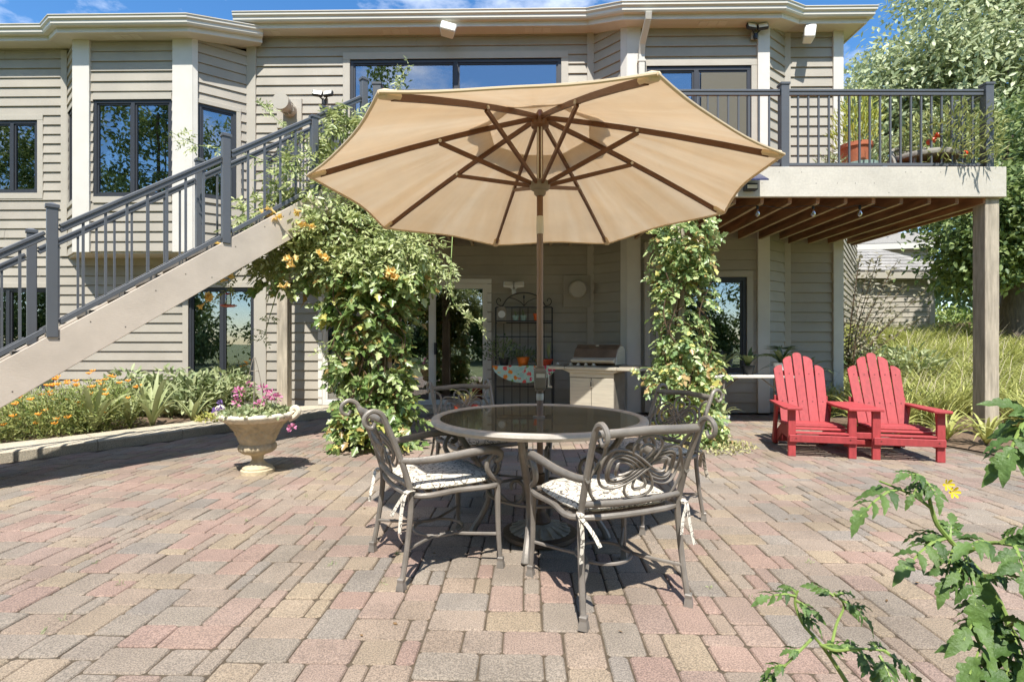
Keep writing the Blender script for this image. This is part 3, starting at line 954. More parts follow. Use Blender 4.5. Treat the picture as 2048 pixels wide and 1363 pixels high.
for k in range(nt_):
    t = T0 + (k + 0.6) * (RUN - T0) / nt_
    z = zr(t) - 0.94
    a = P0 + sd * t + sn * 0.05; b = P0 + sd * t + sn * (SWID - .005)
    MB().bar(a + Vector((0, 0, z)), b + Vector((0, 0, z)), 0.26, 0.035).build('tread', M['tread'], stair, bevel=0.003)
    f_ = -sd * 0.105 - Vector((0, 0, 0.088))
    MB().bar(a + f_ + Vector((0, 0, z)), b + f_ + Vector((0, 0, z)), 0.02, 0.165).build('riser', M['tread'], stair)
MB().bar(P0 + sd * T0 + Vector((0, 0, 0.02)), P0 + sd * T0 + sn * SWID + Vector((0, 0, 0.02)), 0.3, 0.05).build('footing', M['kerb'], stair)

syaw = math.atan2(sd.y, sd.x)
for off, ts, lab in ((0.022, (-0.80, 0.303, 1.577, 2.46, 3.06), 'charcoal sloping stair railing on the side nearest the patio'),
                     (SWID + 0.022, (-0.80, 0.22, 1.60, 3.05), 'charcoal sloping stair railing on the house side of the staircase')):
    rt = thing('stair_railing', lab, 'railing', group='stair railings')
    for i, t in enumerate(ts):
        p = P0 + sd * t + sn * off
        if off > .5: p = p
        rail_post(p, max(zr(t) - 0.89, 0.02), zr(t) + (0.19 if i != 3 or off > .5 else 0.0), rt, 0.072, syaw)
    for ta, tb in zip(ts, ts[1:]):
        a = P0 + sd * (ta + 0.045) + sn * off; b = P0 + sd * (tb - 0.045) + sn * off
        railing((a.x, a.y), (b.x, b.y), zr(ta + 0.045), zr(tb - 0.045), rt, step=0.135, drop=0.80)

# ------------------------------------------------------------------ the wing of the house behind the bank
wing = thing('house_wing', 'low siding wing with grey shingle roof behind the grass bank', 'building')
gz = 1.0
Ww = Wall((11.4, 17.2), (13.45, 16.6)); Wr = Wall((13.45, 16.6), (14.4, 19.6)); Wl = Wall((11.0, 16.2), (11.6, 17.3))
siding(Ww, gz, 3.35, (), wing, e=0.164); siding(Wr, gz, 3.35, (), wing, boards=False)
trimboard(Ww, Ww.L - 0.12, Ww.L + 0.03, gz, 3.33, M['trim_taupe'], 0.045, parent=wing)
trimboard(Ww, -0.02, 0.12, gz, 3.33, M['trim_taupe'], 0.045, parent=wing)
Wm = Wall((7.75, 12.3), (11.4, 17.2))
siding(Wm, gz - 0.3, 4.6, (), wing, e=0.164)
trimboard(Wm, 0.0, 0.28, gz - 0.3, 4.6, M['trim'], 0.05, parent=wing)
rf = MB()
rf.add([(10.9, 17.1, 3.50), (13.85, 16.2, 3.36), (15.4, 19.8, 3.36), (12.2, 18.9, 4.45), (13.2, 18.6, 4.45), (12.0, 20.5, 4.4),
        (10.9, 17.1, 3.40), (13.85, 16.2, 3.26), (15.4, 19.8, 3.26)],
       [(0, 1, 4, 3), (1, 2, 4), (2, 5, 3, 4), (6, 7, 1, 0), (7, 8, 2, 1), (6, 8, 7)])
rfo = rf.build('roof', M['shingle_wing'] if 'shingle_wing' in M else M['shingle'], wing)
MB().bar((11.0, 17.0, 3.36), (13.82, 16.15, 3.24), 0.03, 0.2).build('fascia_board', M['trim_taupe'], wing)
rows = 7
for r_ in range(rows):
    t0, t1 = r_ / rows, (r_ + 1.25) / rows
    A0, B0 = Vector((10.95, 17.0, 3.50)), Vector((13.9, 16.13, 3.37)); A1, B1 = Vector((12.2, 18.9, 4.47)), Vector((13.2, 18.6, 4.47))
    a0, b0, a1, b1 = A0.lerp(A1, t0), B0.lerp(B1, t0), A0.lerp(A1, min(t1, 1)), B0.lerp(B1, min(t1, 1))
    n = max(3, int((b0 - a0).length / 0.28))
    for k in range(n):
        p = [a0.lerp(b0, k / n), a0.lerp(b0, (k + 0.97) / n), a1.lerp(b1, (k + 0.97) / n), a1.lerp(b1, k / n)]
        u = Vector((0, -0.01, 0.035 + random.uniform(0, .012)))
        MB().add([p[0], p[1], p[2], p[3], p[0] + u, p[1] + u, p[2] + u * 0.3, p[3] + u * 0.3], [(3, 2, 1, 0), (4, 5, 6, 7), (0, 1, 5, 4), (1, 2, 6, 5), (2, 3, 7, 6), (3, 0, 4, 7)]).build('shingle', M['shingle_wing'], rfo)
# upper storey of the wing with its eave
Wu = Wall((11.9, 20.3), (15.6, 19.2)); siding(Wu, 3.4, 4.85, (), wing, e=0.164)
up_ = MB(); up_.add([(10.2, 20.6, 4.95), (16.4, 18.75, 4.85), (16.6, 19.8, 5.4), (10.4, 21.8, 5.5), (10.2, 20.6, 4.78), (16.4, 18.75, 4.68), (16.6, 19.8, 5.2), (10.4, 21.8, 5.3)],
                    [(0, 1, 2, 3), (7, 6, 5, 4), (4, 5, 1, 0), (5, 6, 2, 1), (6, 7, 3, 2), (7, 4, 0, 3)])
up_.build('upper_roof', M['shingle_wing'], wing)
MB().bar((10.2, 20.55, 4.80), (16.42, 18.69, 4.70), 0.03, 0.2).build('fascia_board', M['trim'], wing)

# ------------------------------------------------------------------ umbrella
M['canvas'] = mat('tan_canvas', S(230, 218, 202), 0.85, var=0.12, scale=3.0, stretch=(1, 1, 2), bump=0.05, bscale=400, transl=0.5, tcol=S(248, 233, 208))
M['hem'] = mat('canvas_hem', S(214, 192, 160), 0.9, var=0.06)
M['brown'] = mat('brown_umbrella_pole', S(112, 76, 48), 0.4, var=0.08)
M['brownd'] = mat('brown_umbrella_rib', S(100, 64, 38), 0.45, var=0.1)
M['polelow'] = mat('taupe_lower_pole', S(132, 110, 94), 0.5, var=0.1)
M['plast'] = mat('taupe_plastic', S(128, 116, 102), 0.5, var=0.06)
M['lightplast'] = mat('pale_plastic', S(205, 198, 184), 0.5, var=0.05)
UC = Vector((0.166, 3.09, 0))
def canvas():
    m = M['canvas']; t = m.node_tree; N = t.nodes; Lk = t.links
    tcn = N.new('ShaderNodeTexCoord'); sp = N.new('ShaderNodeSeparateXYZ'); Lk.new(tcn.outputs['Object'], sp.inputs[0])
    at2 = N.new('ShaderNodeMath'); at2.operation = 'ARCTAN2'; Lk.new(sp.outputs['Y'], at2.inputs[0]); Lk.new(sp.outputs['X'], at2.inputs[1])
    mu = N.new('ShaderNodeMath'); mu.operation = 'MULTIPLY'; mu.inputs[1].default_value = 4.5; Lk.new(at2.outputs[0], mu.inputs[0])
    cb = N.new('ShaderNodeCombineXYZ'); Lk.new(mu.outputs[0], cb.inputs[0]); Lk.new(sp.outputs['Z'], cb.inputs[1])
    ln = N.new('ShaderNodeVectorMath'); ln.operation = 'LENGTH'; Lk.new(tcn.outputs['Object'], ln.inputs[0]); Lk.new(ln.outputs['Value'], cb.inputs[2])
    n = N.new('ShaderNodeTexNoise'); n.inputs['Scale'].default_value = 1.4; n.inputs['Detail'].default_value = 6; n.inputs['Roughness'].default_value = .65; Lk.new(cb.outputs[0], n.inputs['Vector'])
    rp = N.new('ShaderNodeValToRGB'); rp.color_ramp.elements[0].position = .36; rp.color_ramp.elements[1].position = .66
    rp.color_ramp.elements[0].color = (*S(236, 217, 190), 1); rp.color_ramp.elements[1].color = (*S(246, 234, 215), 1)
    Lk.new(n.outputs['Fac'], rp.inputs['Fac'])
    for nd in N:
        if nd.type == 'BSDF_TRANSLUCENT': Lk.new(rp.outputs['Color'], nd.inputs['Color'])


canvas()
umb = thing('patio_umbrella', 'large tan octagonal market umbrella with brown ribs over the table', 'umbrella', UC)
Vx = [(-.45, 1.76), (.458, 1.64), (1.225, 2.34), (1.39, 3.40), (.82, 4.46), (-.148, 4.53), (-.946, 3.85), (-1.04, 2.64)]
rim = [Vector((x - UC.x, y - UC.y, 2.0)) for x, y in Vx]
ZT = 2.475
apex = Vector((0, 0, ZT + 0.03))


def rib_pt(v, t): return Vector((v.x * t, v.y * t, apex.z + (v.z - apex.z) * (t * 0.86 + 0.14 * t * t)))


def panel(v0, v1, t0, t1, lift, nm, par, nu=10, nv=9, wav=0.0):
    Vv = []; Ff = []
    for i in range(nv + 1):
        t = t0 + (t1 - t0) * i / nv
        for k in range(nu + 1):
            u = k / nu
            p = rib_pt(v0, t).lerp(rib_pt(v1, t), u)
            bow = math.sin(math.pi * u)
            tt = t - (0.036 * bow * (t ** 2)) + (wav * math.sin(u * 9 + v0.x * 5) * (1 if i == nv else 0))
            q = rib_pt(v0, tt).lerp(rib_pt(v1, tt), u)
            q.z += lift - 0.022 * bow * t * (1 - 0.3 * t) + 0.006 * math.sin(u * 7 + t * 11) * t * bow
            Vv.append(q)
    for i in range(nv):
        for k in range(nu):
            a = i * (nu + 1) + k
            Ff.append((a, a + nu + 1, a + nu + 2, a + 1))
    n = len(Vv)                                              # real cloth thickness
    Vv2 = [v + Vector((0, 0, 0.0018)) for v in Vv]
    mb = MB().add(Vv + Vv2, [f[::-1] for f in Ff] + [tuple(i + n for i in f) for f in Ff])
    ob = mb.build(nm, M['canvas'], par, smooth=True, angle=60)
    if t1 == 1.0:                                            # stitched hem along the rim
        edge = [Vv[nv * (nu + 1) + k] + Vector((0, 0, -0.002)) for k in range(nu + 1)]
        MB().tube(edge, 0.0065, 6).build('hem', M['hem'], ob, smooth=True)
    return ob


for i in range(8):
    v0, v1 = rim[i], rim[(i + 1) % 8]
    panel(v0, v1, 0.25, 1.0, 0.0, 'canopy_panel', umb)
for i in range(8):
    panel(rim[i], rim[(i + 1) % 8], 0.02, 0.345, 0.07, 'vent_cap_panel', umb, nu=6, nv=4, wav=0.02)
for v in rim:
    d = Vector((v.x, v.y, 0)).normalized()
    dn = Vector((0, 0, -0.017))
    pts_ = [rib_pt(v, t) + dn for t in (0.02, 0.2, 0.4, 0.6, 0.8, 0.95)]
    rb_ = MB()
    for a, b in zip(pts_, pts_[1:]): rb_.bar(a, b + (b - a).normalized() * 0.004, 0.016, 0.026)
    ro = rb_.build('rib', M['brownd'], umb)
    MB().bar(rib_pt(v, 0.93) + Vector((0, 0, -0.012)), rib_pt(v, 0.995) + Vector((0, 0, -0.008)), 0.045, 0.03).build('rib_pocket', M['hem'], ro, bevel=0.008)
    mid = rib_pt(v, 0.47) + Vector((0, 0, -0.03))
    so = MB().bar(Vector((d.x * 0.04, d.y * 0.04, 2.085)), mid, 0.014, 0.024).build('strut', M['brownd'], umb)
    side = d.cross(Vector((0, 0, 1)))
    MB().tube([mid - side * 0.016 + Vector((0, 0, 0.008)), mid + side * 0.016 + Vector((0, 0, 0.008))], 0.009, 8).build('rivet', M['lightplast'], so)
MB().lathe([(0.022, 2.42), (0.052, 2.43), (0.055, 2.475), (0.03, 2.50), (0.012, 2.53)], 20).build('crown_hub', M['brown'], umb, smooth=True)
MB().lathe([(0.024, 2.02), (0.034, 2.03), (0.037, 2.05), (0.055, 2.06), (0.062, 2.075), (0.060, 2.10), (0.042, 2.112), (0.024, 2.115)], 24).build('runner_hub', M['plast'], umb, smooth=True)
MB().lathe([(0.019, 1.82), (0.019, 2.45)], 18).build('upper_pole', M['brown'], umb, smooth=True)
MB().tube([(0.008, -0.024, 2.10), (0.008, -0.024, 2.44)], 0.004, 6).tube([(-0.012, -0.022, 2.10), (-0.012, -0.022, 2.44)], 0.004, 6).build('lift_cord', M['lightplast'], umb)
MB().lathe([(0.0195, 1.795), (0.0215, 1.80), (0.0215, 1.895), (0.0195, 1.90)], 18).build('tilt_joint', M['lightplast'], umb, smooth=True)
MB().lathe([(0.019, 1.0), (0.019, 1.80)], 18).build('middle_pole', M['polelow'], umb, smooth=True)
hb = MB(); hb.add([(-.024, -.034, 1.005), (.024, -.034, 1.005), (.024, .034, 1.005), (-.024, .034, 1.005), (-.036, -.045, .985), (.036, -.045, .985), (.036, .045, .985), (-.036, .045, .985), (-.032, -.042, .885), (.032, -.042, .885), (.032, .042, .885), (-.032, .042, .885), (-.024, -.034, .868), (.024, -.034, .868), (.024, .034, .868), (-.024, .034, .868)],
       [(0, 1, 2, 3)[::-1], (12, 13, 14, 15)] + [(a + i, a + 4 + i, a + 4 + (i + 1) % 4, a + (i + 1) % 4) for a in (0, 4, 8) for i in range(4)])
hbo = hb.build('crank_housing', M['plast'], umb, bevel=0.004, smooth=True)
MB().box(-0.024, 0.026, -0.0475, -0.0445, 0.945, 0.968).build('rating_label', M['lightplast'], hbo)
MB().tube(catmull([(0.036, -0.01, 0.975), (0.048, -0.015, 0.955), (0.05, -0.015, 0.91), (0.045, -0.02, 0.885)], 4), 0.005, 6).tube([(0.045, -0.02, 0.888), (0.07, -0.02, 0.888)], 0.007, 8).build('crank_handle', M['lightplast'], hbo, smooth=True)
MB().lathe([(0.021, 0.81), (0.022, 0.812), (0.022, 0.845), (0.021, 0.848)], 18).build('label_band', M['lightplast'], umb, smooth=True)
MB().lathe([(0.0185, 0.25), (0.0185, 0.885)], 18).build('lower_pole', M['polelow'], umb, smooth=True)

M['bronzecast'] = mat('cast_bronze_base', S(98, 82, 66), 0.5, metal=0.3, var=0.25, scale=20, bump=0.4, bscale=60)
M['basetop'] = mat('worn_stone_base', S(168, 158, 140), 0.75, var=0.25, scale=15)
ub_ = thing('umbrella_base', 'round cast umbrella base with ribbed shell relief under the glass table', 'umbrella base', UC)
MB().lathe([(0.205, 0.0), (0.215, 0.012), (0.212, 0.03), (0.19, 0.042), (0.15, 0.052), (0.10, 0.075), (0.06, 0.09)], 72, mod=lambda i, a, z: 1 + (0.02 * math.sin(a * 24) if 3 <= i <= 5 else 0)).build('plate', M['basetop'], ub_, smooth=True)
MB().lathe([(0.217, 0.008), (0.222, 0.016), (0.219, 0.036), (0.196, 0.0445), (0.186, 0.0445)], 48).build('border_ring', M['bronzecast'], ub_, smooth=True)
MB().lathe([(0.062, 0.085), (0.066, 0.10), (0.05, 0.125), (0.034, 0.14), (0.028, 0.16), (0.028, 0.35), (0.031, 0.355), (0.031, 0.375), (0.022, 0.38)], 24).build('sleeve', M['bronzecast'], ub_, smooth=True)
for k in range(16):
    a = k * math.tau / 16
    MB().bar((0.085 * math.cos(a), 0.085 * math.sin(a), 0.079), (0.18 * math.cos(a), 0.18 * math.sin(a), 0.049), 0.014, 0.01).build('shell_rib', M['basetop'], ub_, bevel=0.003)
kn = MB().tube([(0.026, -0.02, 0.30), (0.06, -0.045, 0.30)], [0.006, 0.014], 8).build('knob', M['bronzecast'], ub_, smooth=True)

# ------------------------------------------------------------------ table
M['alu'] = mat('taupe_cast_aluminium', S(130, 123, 114), 0.45, metal=0.2, var=0.22, scale=9, bump=0.15, bscale=120, dirt=0.1)
M['alulight'] = mat('dusty_table_rim', S(184, 176, 164), 0.6, metal=0.1, var=0.15, scale=12, bump=0.2, bscale=150)
M['smoke'] = glass_mat('smoked_table_glass', (0.88, 0.86, 0.78), 0.12, 0.03, dust=0.16)
TZ = 0.713
tb = thing('dining_table', 'round patio dining table with smoked glass top and scrolled metal legs', 'table', (0.16, 3.09, 0))
MB().lathe([(0.575, TZ - 0.014), (0.575, TZ - 0.03), (0.60, TZ - 0.04), (0.622, TZ - 0.036), (0.634, TZ - 0.018), (0.63, TZ - 0.002), (0.615, TZ + 0.004), (0.59, TZ + 0.002), (0.583, TZ - 0.004), (0.583, TZ - 0.014)], 96).build('rim', M['alulight'], tb, smooth=True)
MB().lathe([(0.024, TZ - 0.012), (0.58, TZ - 0.012), (0.582, TZ - 0.008), (0.58, TZ - 0.004), (0.024, TZ - 0.004)], 72).build('glass_top', M['smoke'], tb, smooth=True)
MB().lathe([(0.022, TZ - 0.016), (0.036, TZ - 0.010), (0.036, TZ + 0.002), (0.022, TZ + 0.004)], 20).build('umbrella_collar', M['alu'], tb, smooth=True)
for k in range(4):
    an = R(-103 + 90 * k) + (R(8) if k % 2 else 0)
    c, s_ = math.cos(an), math.sin(an)
    pr = lambda r, z: (r * c, r * s_, z)
    ml = MB()
    prof = [(0.52, TZ - 0.03), (0.50, 0.63), (0.43, 0.52), (0.36, 0.42), (0.31, 0.32), (0.30, 0.22), (0.34, 0.12), (0.385, 0.045), (0.40, 0.0)]
    ml.tube(catmull([pr(r, z) for r, z in prof], 4), [0.017, 0.019, 0.021, 0.02, 0.018, 0.018, 0.018, 0.021, 0.028], 8)
    lo_ = ml.build('leg', M['alu'], tb, smooth=True)
    curl = [(0.29, 0.47), (0.24, 0.50), (0.19, 0.485), (0.17, 0.44), (0.19, 0.40), (0.225, 0.405), (0.235, 0.435)]
    MB().tube(catmull([pr(r + 0.07, z - 0.03) for r, z in curl], 4), 0.011, 6).build('scroll', M['alu'], lo_, smooth=True)
    curl2 = [(0.31, 0.34), (0.23, 0.24), (0.16, 0.19), (0.10, 0.22), (0.09, 0.29), (0.13, 0.33), (0.165, 0.31), (0.16, 0.275)]
    MB().tube(catmull([pr(r, z) for r, z in curl2], 4), 0.012, 6).build('scroll', M['alu'], lo_, smooth=True)
    curl3 = [(0.50, 0.655), (0.44, 0.665), (0.39, 0.645), (0.375, 0.61), (0.40, 0.59), (0.42, 0.605)]
    MB().tube(catmull([pr(r, z) for r, z in curl3], 4), 0.010, 6).build('scroll', M['alu'], lo_, smooth=True)
ring = MB(); ring.tube([(0.30 * math.cos(a), 0.30 * math.sin(a), 0.27) for a in [i * math.tau / 40 for i in range(40)]], 0.010, 6, closed=True)
ring.build('leg_ring', M['alu'], tb, smooth=True)
ring = MB(); ring.tube([(0.51 * math.cos(a), 0.51 * math.sin(a), TZ - 0.035) for a in [i * math.tau / 48 for i in range(48)]], 0.012, 6, closed=True)
ring.build('apron_ring', M['alu'], tb, smooth=True)

# ------------------------------------------------------------------ chairs
def make_chair():
    t = empty('patio_chair')
    tilt = lambda x, z: (x, -0.225 - 0.30 * max(0, z - 0.42) - 0.12 * max(0, z - 0.6), z)     # point on the leaning back plane
    hw = 0.245
    for sx in (-1, 1):
        x = sx * hw
        bp_ = [(x * 1.06, -0.285, 0.015), (x * 1.03, -0.255, 0.18), (x, -0.232, 0.40), tilt(x, 0.52), tilt(x * 1.01, 0.66), tilt(x * 1.03, 0.78)]
        tx, ty, tz_ = tilt(x * 1.03, 0.78)
        bp_ += [(tx, ty - 0.025, 0.825), (tx, ty - 0.065, 0.838), (tx, ty - 0.098, 0.812), (tx, ty - 0.095, 0.775), (tx, ty - 0.065, 0.762), (tx, ty - 0.05, 0.785)]
        mb = MB().tube(catmull(bp_, 4), [0.013, 0.0135, 0.0145, 0.0145, 0.014, 0.0135, 0.013, 0.012, 0.011, 0.010, 0.009, 0.008], 8)
        lg = mb.build('rear_leg', M['alu'], t, smooth=True)
        MB().lathe([(0.017, 0.055), (0.022, 0.05), (0.020, 0.035), (0.024, 0.02), (0.028, 0.0)], 4, (x * 1.06, -0.285, 0)).build('foot', M['alu'], lg)
        fx = sx * 0.262
        mb = MB().tube(catmull([(fx * 1.03, 0.235, 0.015), (fx, 0.225, 0.2), (fx, 0.222, 0.42), (fx, 0.225, 0.455)], 4), [0.0115, 0.0135, 0.016, 0.018], 8)
        lg = mb.build('front_leg', M['alu'], t, smooth=True)
        MB().lathe([(0.016, 0.055), (0.021, 0.05), (0.019, 0.035), (0.023, 0.02), (0.027, 0.0)], 4, (fx * 1.03, 0.235, 0)).build('foot', M['alu'], lg)
        ax, ay, az = tilt(x, 0.635)
        arm = [(ax, ay, 0.60), (sx * 0.262, ay + 0.08, 0.592), (sx * 0.285, -0.08, 0.598), (sx * 0.295, 0.08, 0.612), (sx * 0.292, 0.18, 0.61), (sx * 0.288, 0.225, 0.585), (sx * 0.286, 0.215, 0.556), (sx * 0.286, 0.19, 0.562)]
        ao = MB().tube(catmull(arm, 5), [0.012, 0.013, 0.015, 0.016, 0.016, 0.013, 0.011, 0.009], 8, flat=1.35).build('arm', M['alu'], t, smooth=True)
        sup = [(sx * 0.288, 0.20, 0.60), (sx * 0.285, 0.165, 0.57), (sx * 0.28, 0.150, 0.53), (sx * 0.272, 0.172, 0.485), (sx * 0.266, 0.212, 0.455), (sx * 0.262, 0.236, 0.44)]
        MB().tube(catmull(sup, 4), [0.011, 0.013, 0.014, 0.014, 0.015, 0.016], 8).build('arm_support', M['alu'], ao, smooth=True)
        # S-scroll beside the back post
        s_s = [tilt(x * 0.93, 0.765), tilt(x * 0.80, 0.745), tilt(x * 0.76, 0.70), tilt(x * 0.86, 0.65), tilt(x * 0.94, 0.60), tilt(x * 0.90, 0.545), tilt(x * 0.80, 0.505), tilt(x * 0.72, 0.49)]
        MB().tube(catmull(s_s, 4), 0.008, 6).build('side_scroll', M['alu'], t, smooth=True)
    top = [tilt(-hw * 1.02, 0.79), tilt(-0.12, 0.795), tilt(0, 0.80), tilt(0.12, 0.795), tilt(hw * 1.02, 0.79)]
    top = [(p[0], p[1] - 0.02 * (1 - (p[0] / hw) ** 2), p[2]) for p in top]
    MB().tube(catmull(top, 4), 0.0135, 8, flat=1.4).build('top_rail', M['alu'], t, smooth=True)
    low = [(p[0], p[1] - 0.02 * (1 - (p[0] / hw) ** 2), p[2]) for p in (tilt(-hw, 0.485), tilt(-0.12, 0.482), tilt(0, 0.48), tilt(0.12, 0.482), tilt(hw, 0.485))]
    MB().tube(catmull(low, 4), 0.012, 8, flat=1.2).build('lower_rail', M['alu'], t, smooth=True)
    # interlaced knot
    kz = 0.635
    kn_ = MB()
    def curve(f, r=0.0075, n=72):
        P = []
        for i in range(n):
            a = math.tau * i / n
            u, v, w = f(a)
            p = Vector(tilt(u, kz + v)); p.y += -0.018 * (1 - (u / 0.25) ** 2) + w
            P.append(p)
        kn_.tube(P, r, 6, closed=True)
    cs = math.cos; sn_ = math.sin
    def rot(u, v, q): return u * cs(q) - v * sn_(q), u * sn_(q) + v * cs(q)
    for cx, AR, AL in ((-0.04, 0.240, 0.085), (-0.013, 0.180, 0.145), (0.013, 0.145, 0.180), (0.04, 0.085, 0.240)):
        curve(lambda a, cx=cx, AR=AR, AL=AL: (cx + (AR if sn_(a) > 0 else AL) * sn_(a), 0.36 * (AR if sn_(a) > 0 else AL) * sn_(2 * a), 0.006 * sn_(5 * a)), 0.0066)
    for cz, AT, AB in ((-0.026, 0.165, 0.075), (0.026, 0.075, 0.165)):
        curve(lambda a, cz=cz, AT=AT, AB=AB: (0.42 * (AT if sn_(a) > 0 else AB) * sn_(2 * a), cz + (AT if sn_(a) > 0 else AB) * sn_(a), 0.006 * cs(4 * a)), 0.0064)
    kn_.build('knot', M['alu'], t, smooth=True)
    # seat
    seat = MB()
    sp = catmull([(-0.235, -0.225, 0.425), (0.235, -0.225, 0.425), (0.262, 0.0, 0.425), (0.258, 0.222, 0.425), (0, 0.25, 0.425), (-0.258, 0.222, 0.425), (-0.262, 0, 0.425)], 5, closed=True)
    seat.tube(sp, 0.0135, 8, closed=True)
    seat.build('seat_frame', M['alu'], t, smooth=True)
    sp_ = MB()
    for k in range(7):
        y = -0.19 + k * 0.062
        sp_.bar((-0.25, y, 0.422), (0.25, y, 0.422), 0.03, 0.006)
    sp_.build('seat_slats', M['alu'], t)
    # curved stretchers meeting under the seat
    st = MB()
    st.tube(catmull([(-0.262, 0.228, 0.17), (-0.17, 0.10, 0.165), (-0.11, 0.0, 0.165), (-0.15, -0.12, 0.168), (-0.25, -0.262, 0.17)], 5), 0.0085, 6)
    st.tube(catmull([(0.262, 0.228, 0.17), (0.17, 0.10, 0.165), (0.11, 0.0, 0.165), (0.15, -0.12, 0.168), (0.25, -0.262, 0.17)], 5), 0.0085, 6)
    st.tube([(0.13 * cs(a), 0.13 * sn_(a) - 0.0, 0.163) for a in [i * math.tau / 32 for i in range(32)]], 0.008, 6, closed=True)
    st.build('stretcher', M['alu'], t, smooth=True)
    return t


def pattern_mat():
    m = bpy.data.materials.new('scroll_print_cloth'); m.use_nodes = True
    t = m.node_tree; N = t.nodes; Lk = t.links
    b = N['Principled BSDF']; b.inputs['Roughness'].default_value = 0.9; b.inputs['Specular IOR Level'].default_value = 0.15
    tcn = N.new('ShaderNodeTexCoord')
    n1 = N.new('ShaderNodeTexNoise'); n1.inputs['Scale'].default_value = 14; n1.inputs['Detail'].default_value = 1
    Lk.new(tcn.outputs['Object'], n1.inputs['Vector'])
    ad = N.new('ShaderNodeMix'); ad.data_type = 'RGBA'; ad.blend_type = 'LINEAR_LIGHT'; ad.inputs['Factor'].default_value = 0.055
    Lk.new(tcn.outputs['Object'], ad.inputs['A']); Lk.new(n1.outputs['Color'], ad.inputs['B'])
    vo = N.new('ShaderNodeTexVoronoi'); vo.feature = 'DISTANCE_TO_EDGE'; vo.inputs['Scale'].default_value = 19
    Lk.new(ad.outputs['Result'], vo.inputs['Vector'])
    v2 = N.new('ShaderNodeTexVoronoi'); v2.feature = 'F1'; v2.inputs['Scale'].default_value = 19
    Lk.new(ad.outputs['Result'], v2.inputs['Vector'])
    # curls: rings around each cell centre
    mu = N.new('ShaderNodeMath'); mu.operation = 'MULTIPLY'; mu.inputs[1].default_value = 15
    Lk.new(v2.outputs['Distance'], mu.inputs[0])
    si = N.new('ShaderNodeMath'); si.operation = 'SINE'; Lk.new(mu.outputs[0], si.inputs[0])
    gt = N.new('ShaderNodeMath'); gt.operation = 'GREATER_THAN'; gt.inputs[1].default_value = 0.86; Lk.new(si.outputs[0], gt.inputs[0])
    n3 = N.new('ShaderNodeTexNoise'); n3.inputs['Scale'].default_value = 30; Lk.new(tcn.outputs['Object'], n3.inputs['Vector'])
    g3 = N.new('ShaderNodeMath'); g3.operation = 'GREATER_THAN'; g3.inputs[1].default_value = 0.45; Lk.new(n3.outputs['Fac'], g3.inputs[0])
    cut = N.new('ShaderNodeMath'); cut.operation = 'MULTIPLY'; Lk.new(gt.outputs[0], cut.inputs[0]); Lk.new(g3.outputs[0], cut.inputs[1])
    le = N.new('ShaderNodeMath'); le.operation = 'LESS_THAN'; le.inputs[1].default_value = 0.04; Lk.new(vo.outputs['Distance'], le.inputs[0])
    g4 = N.new('ShaderNodeMath'); g4.operation = 'LESS_THAN'; g4.inputs[1].default_value = 0.56; Lk.new(n3.outputs['Fac'], g4.inputs[0])
    le2 = N.new('ShaderNodeMath'); le2.operation = 'MULTIPLY'; Lk.new(le.outputs[0], le2.inputs[0]); Lk.new(g4.outputs[0], le2.inputs[1])
    mxx = N.new('ShaderNodeMath'); mxx.operation = 'MAXIMUM'; Lk.new(cut.outputs[0], mxx.inputs[0]); Lk.new(le2.outputs[0], mxx.inputs[1])
    mc = N.new('ShaderNodeMix'); mc.data_type = 'RGBA'; mc.inputs['A'].default_value = (*S(214, 205, 188), 1); mc.inputs['B'].default_value = (*S(118, 111, 101), 1)
    Lk.new(mxx.outputs[0], mc.inputs['Factor'])
    Lk.new(mc.outputs['Result'], b.inputs['Base Color'])
    return m


M['print'] = pattern_mat()


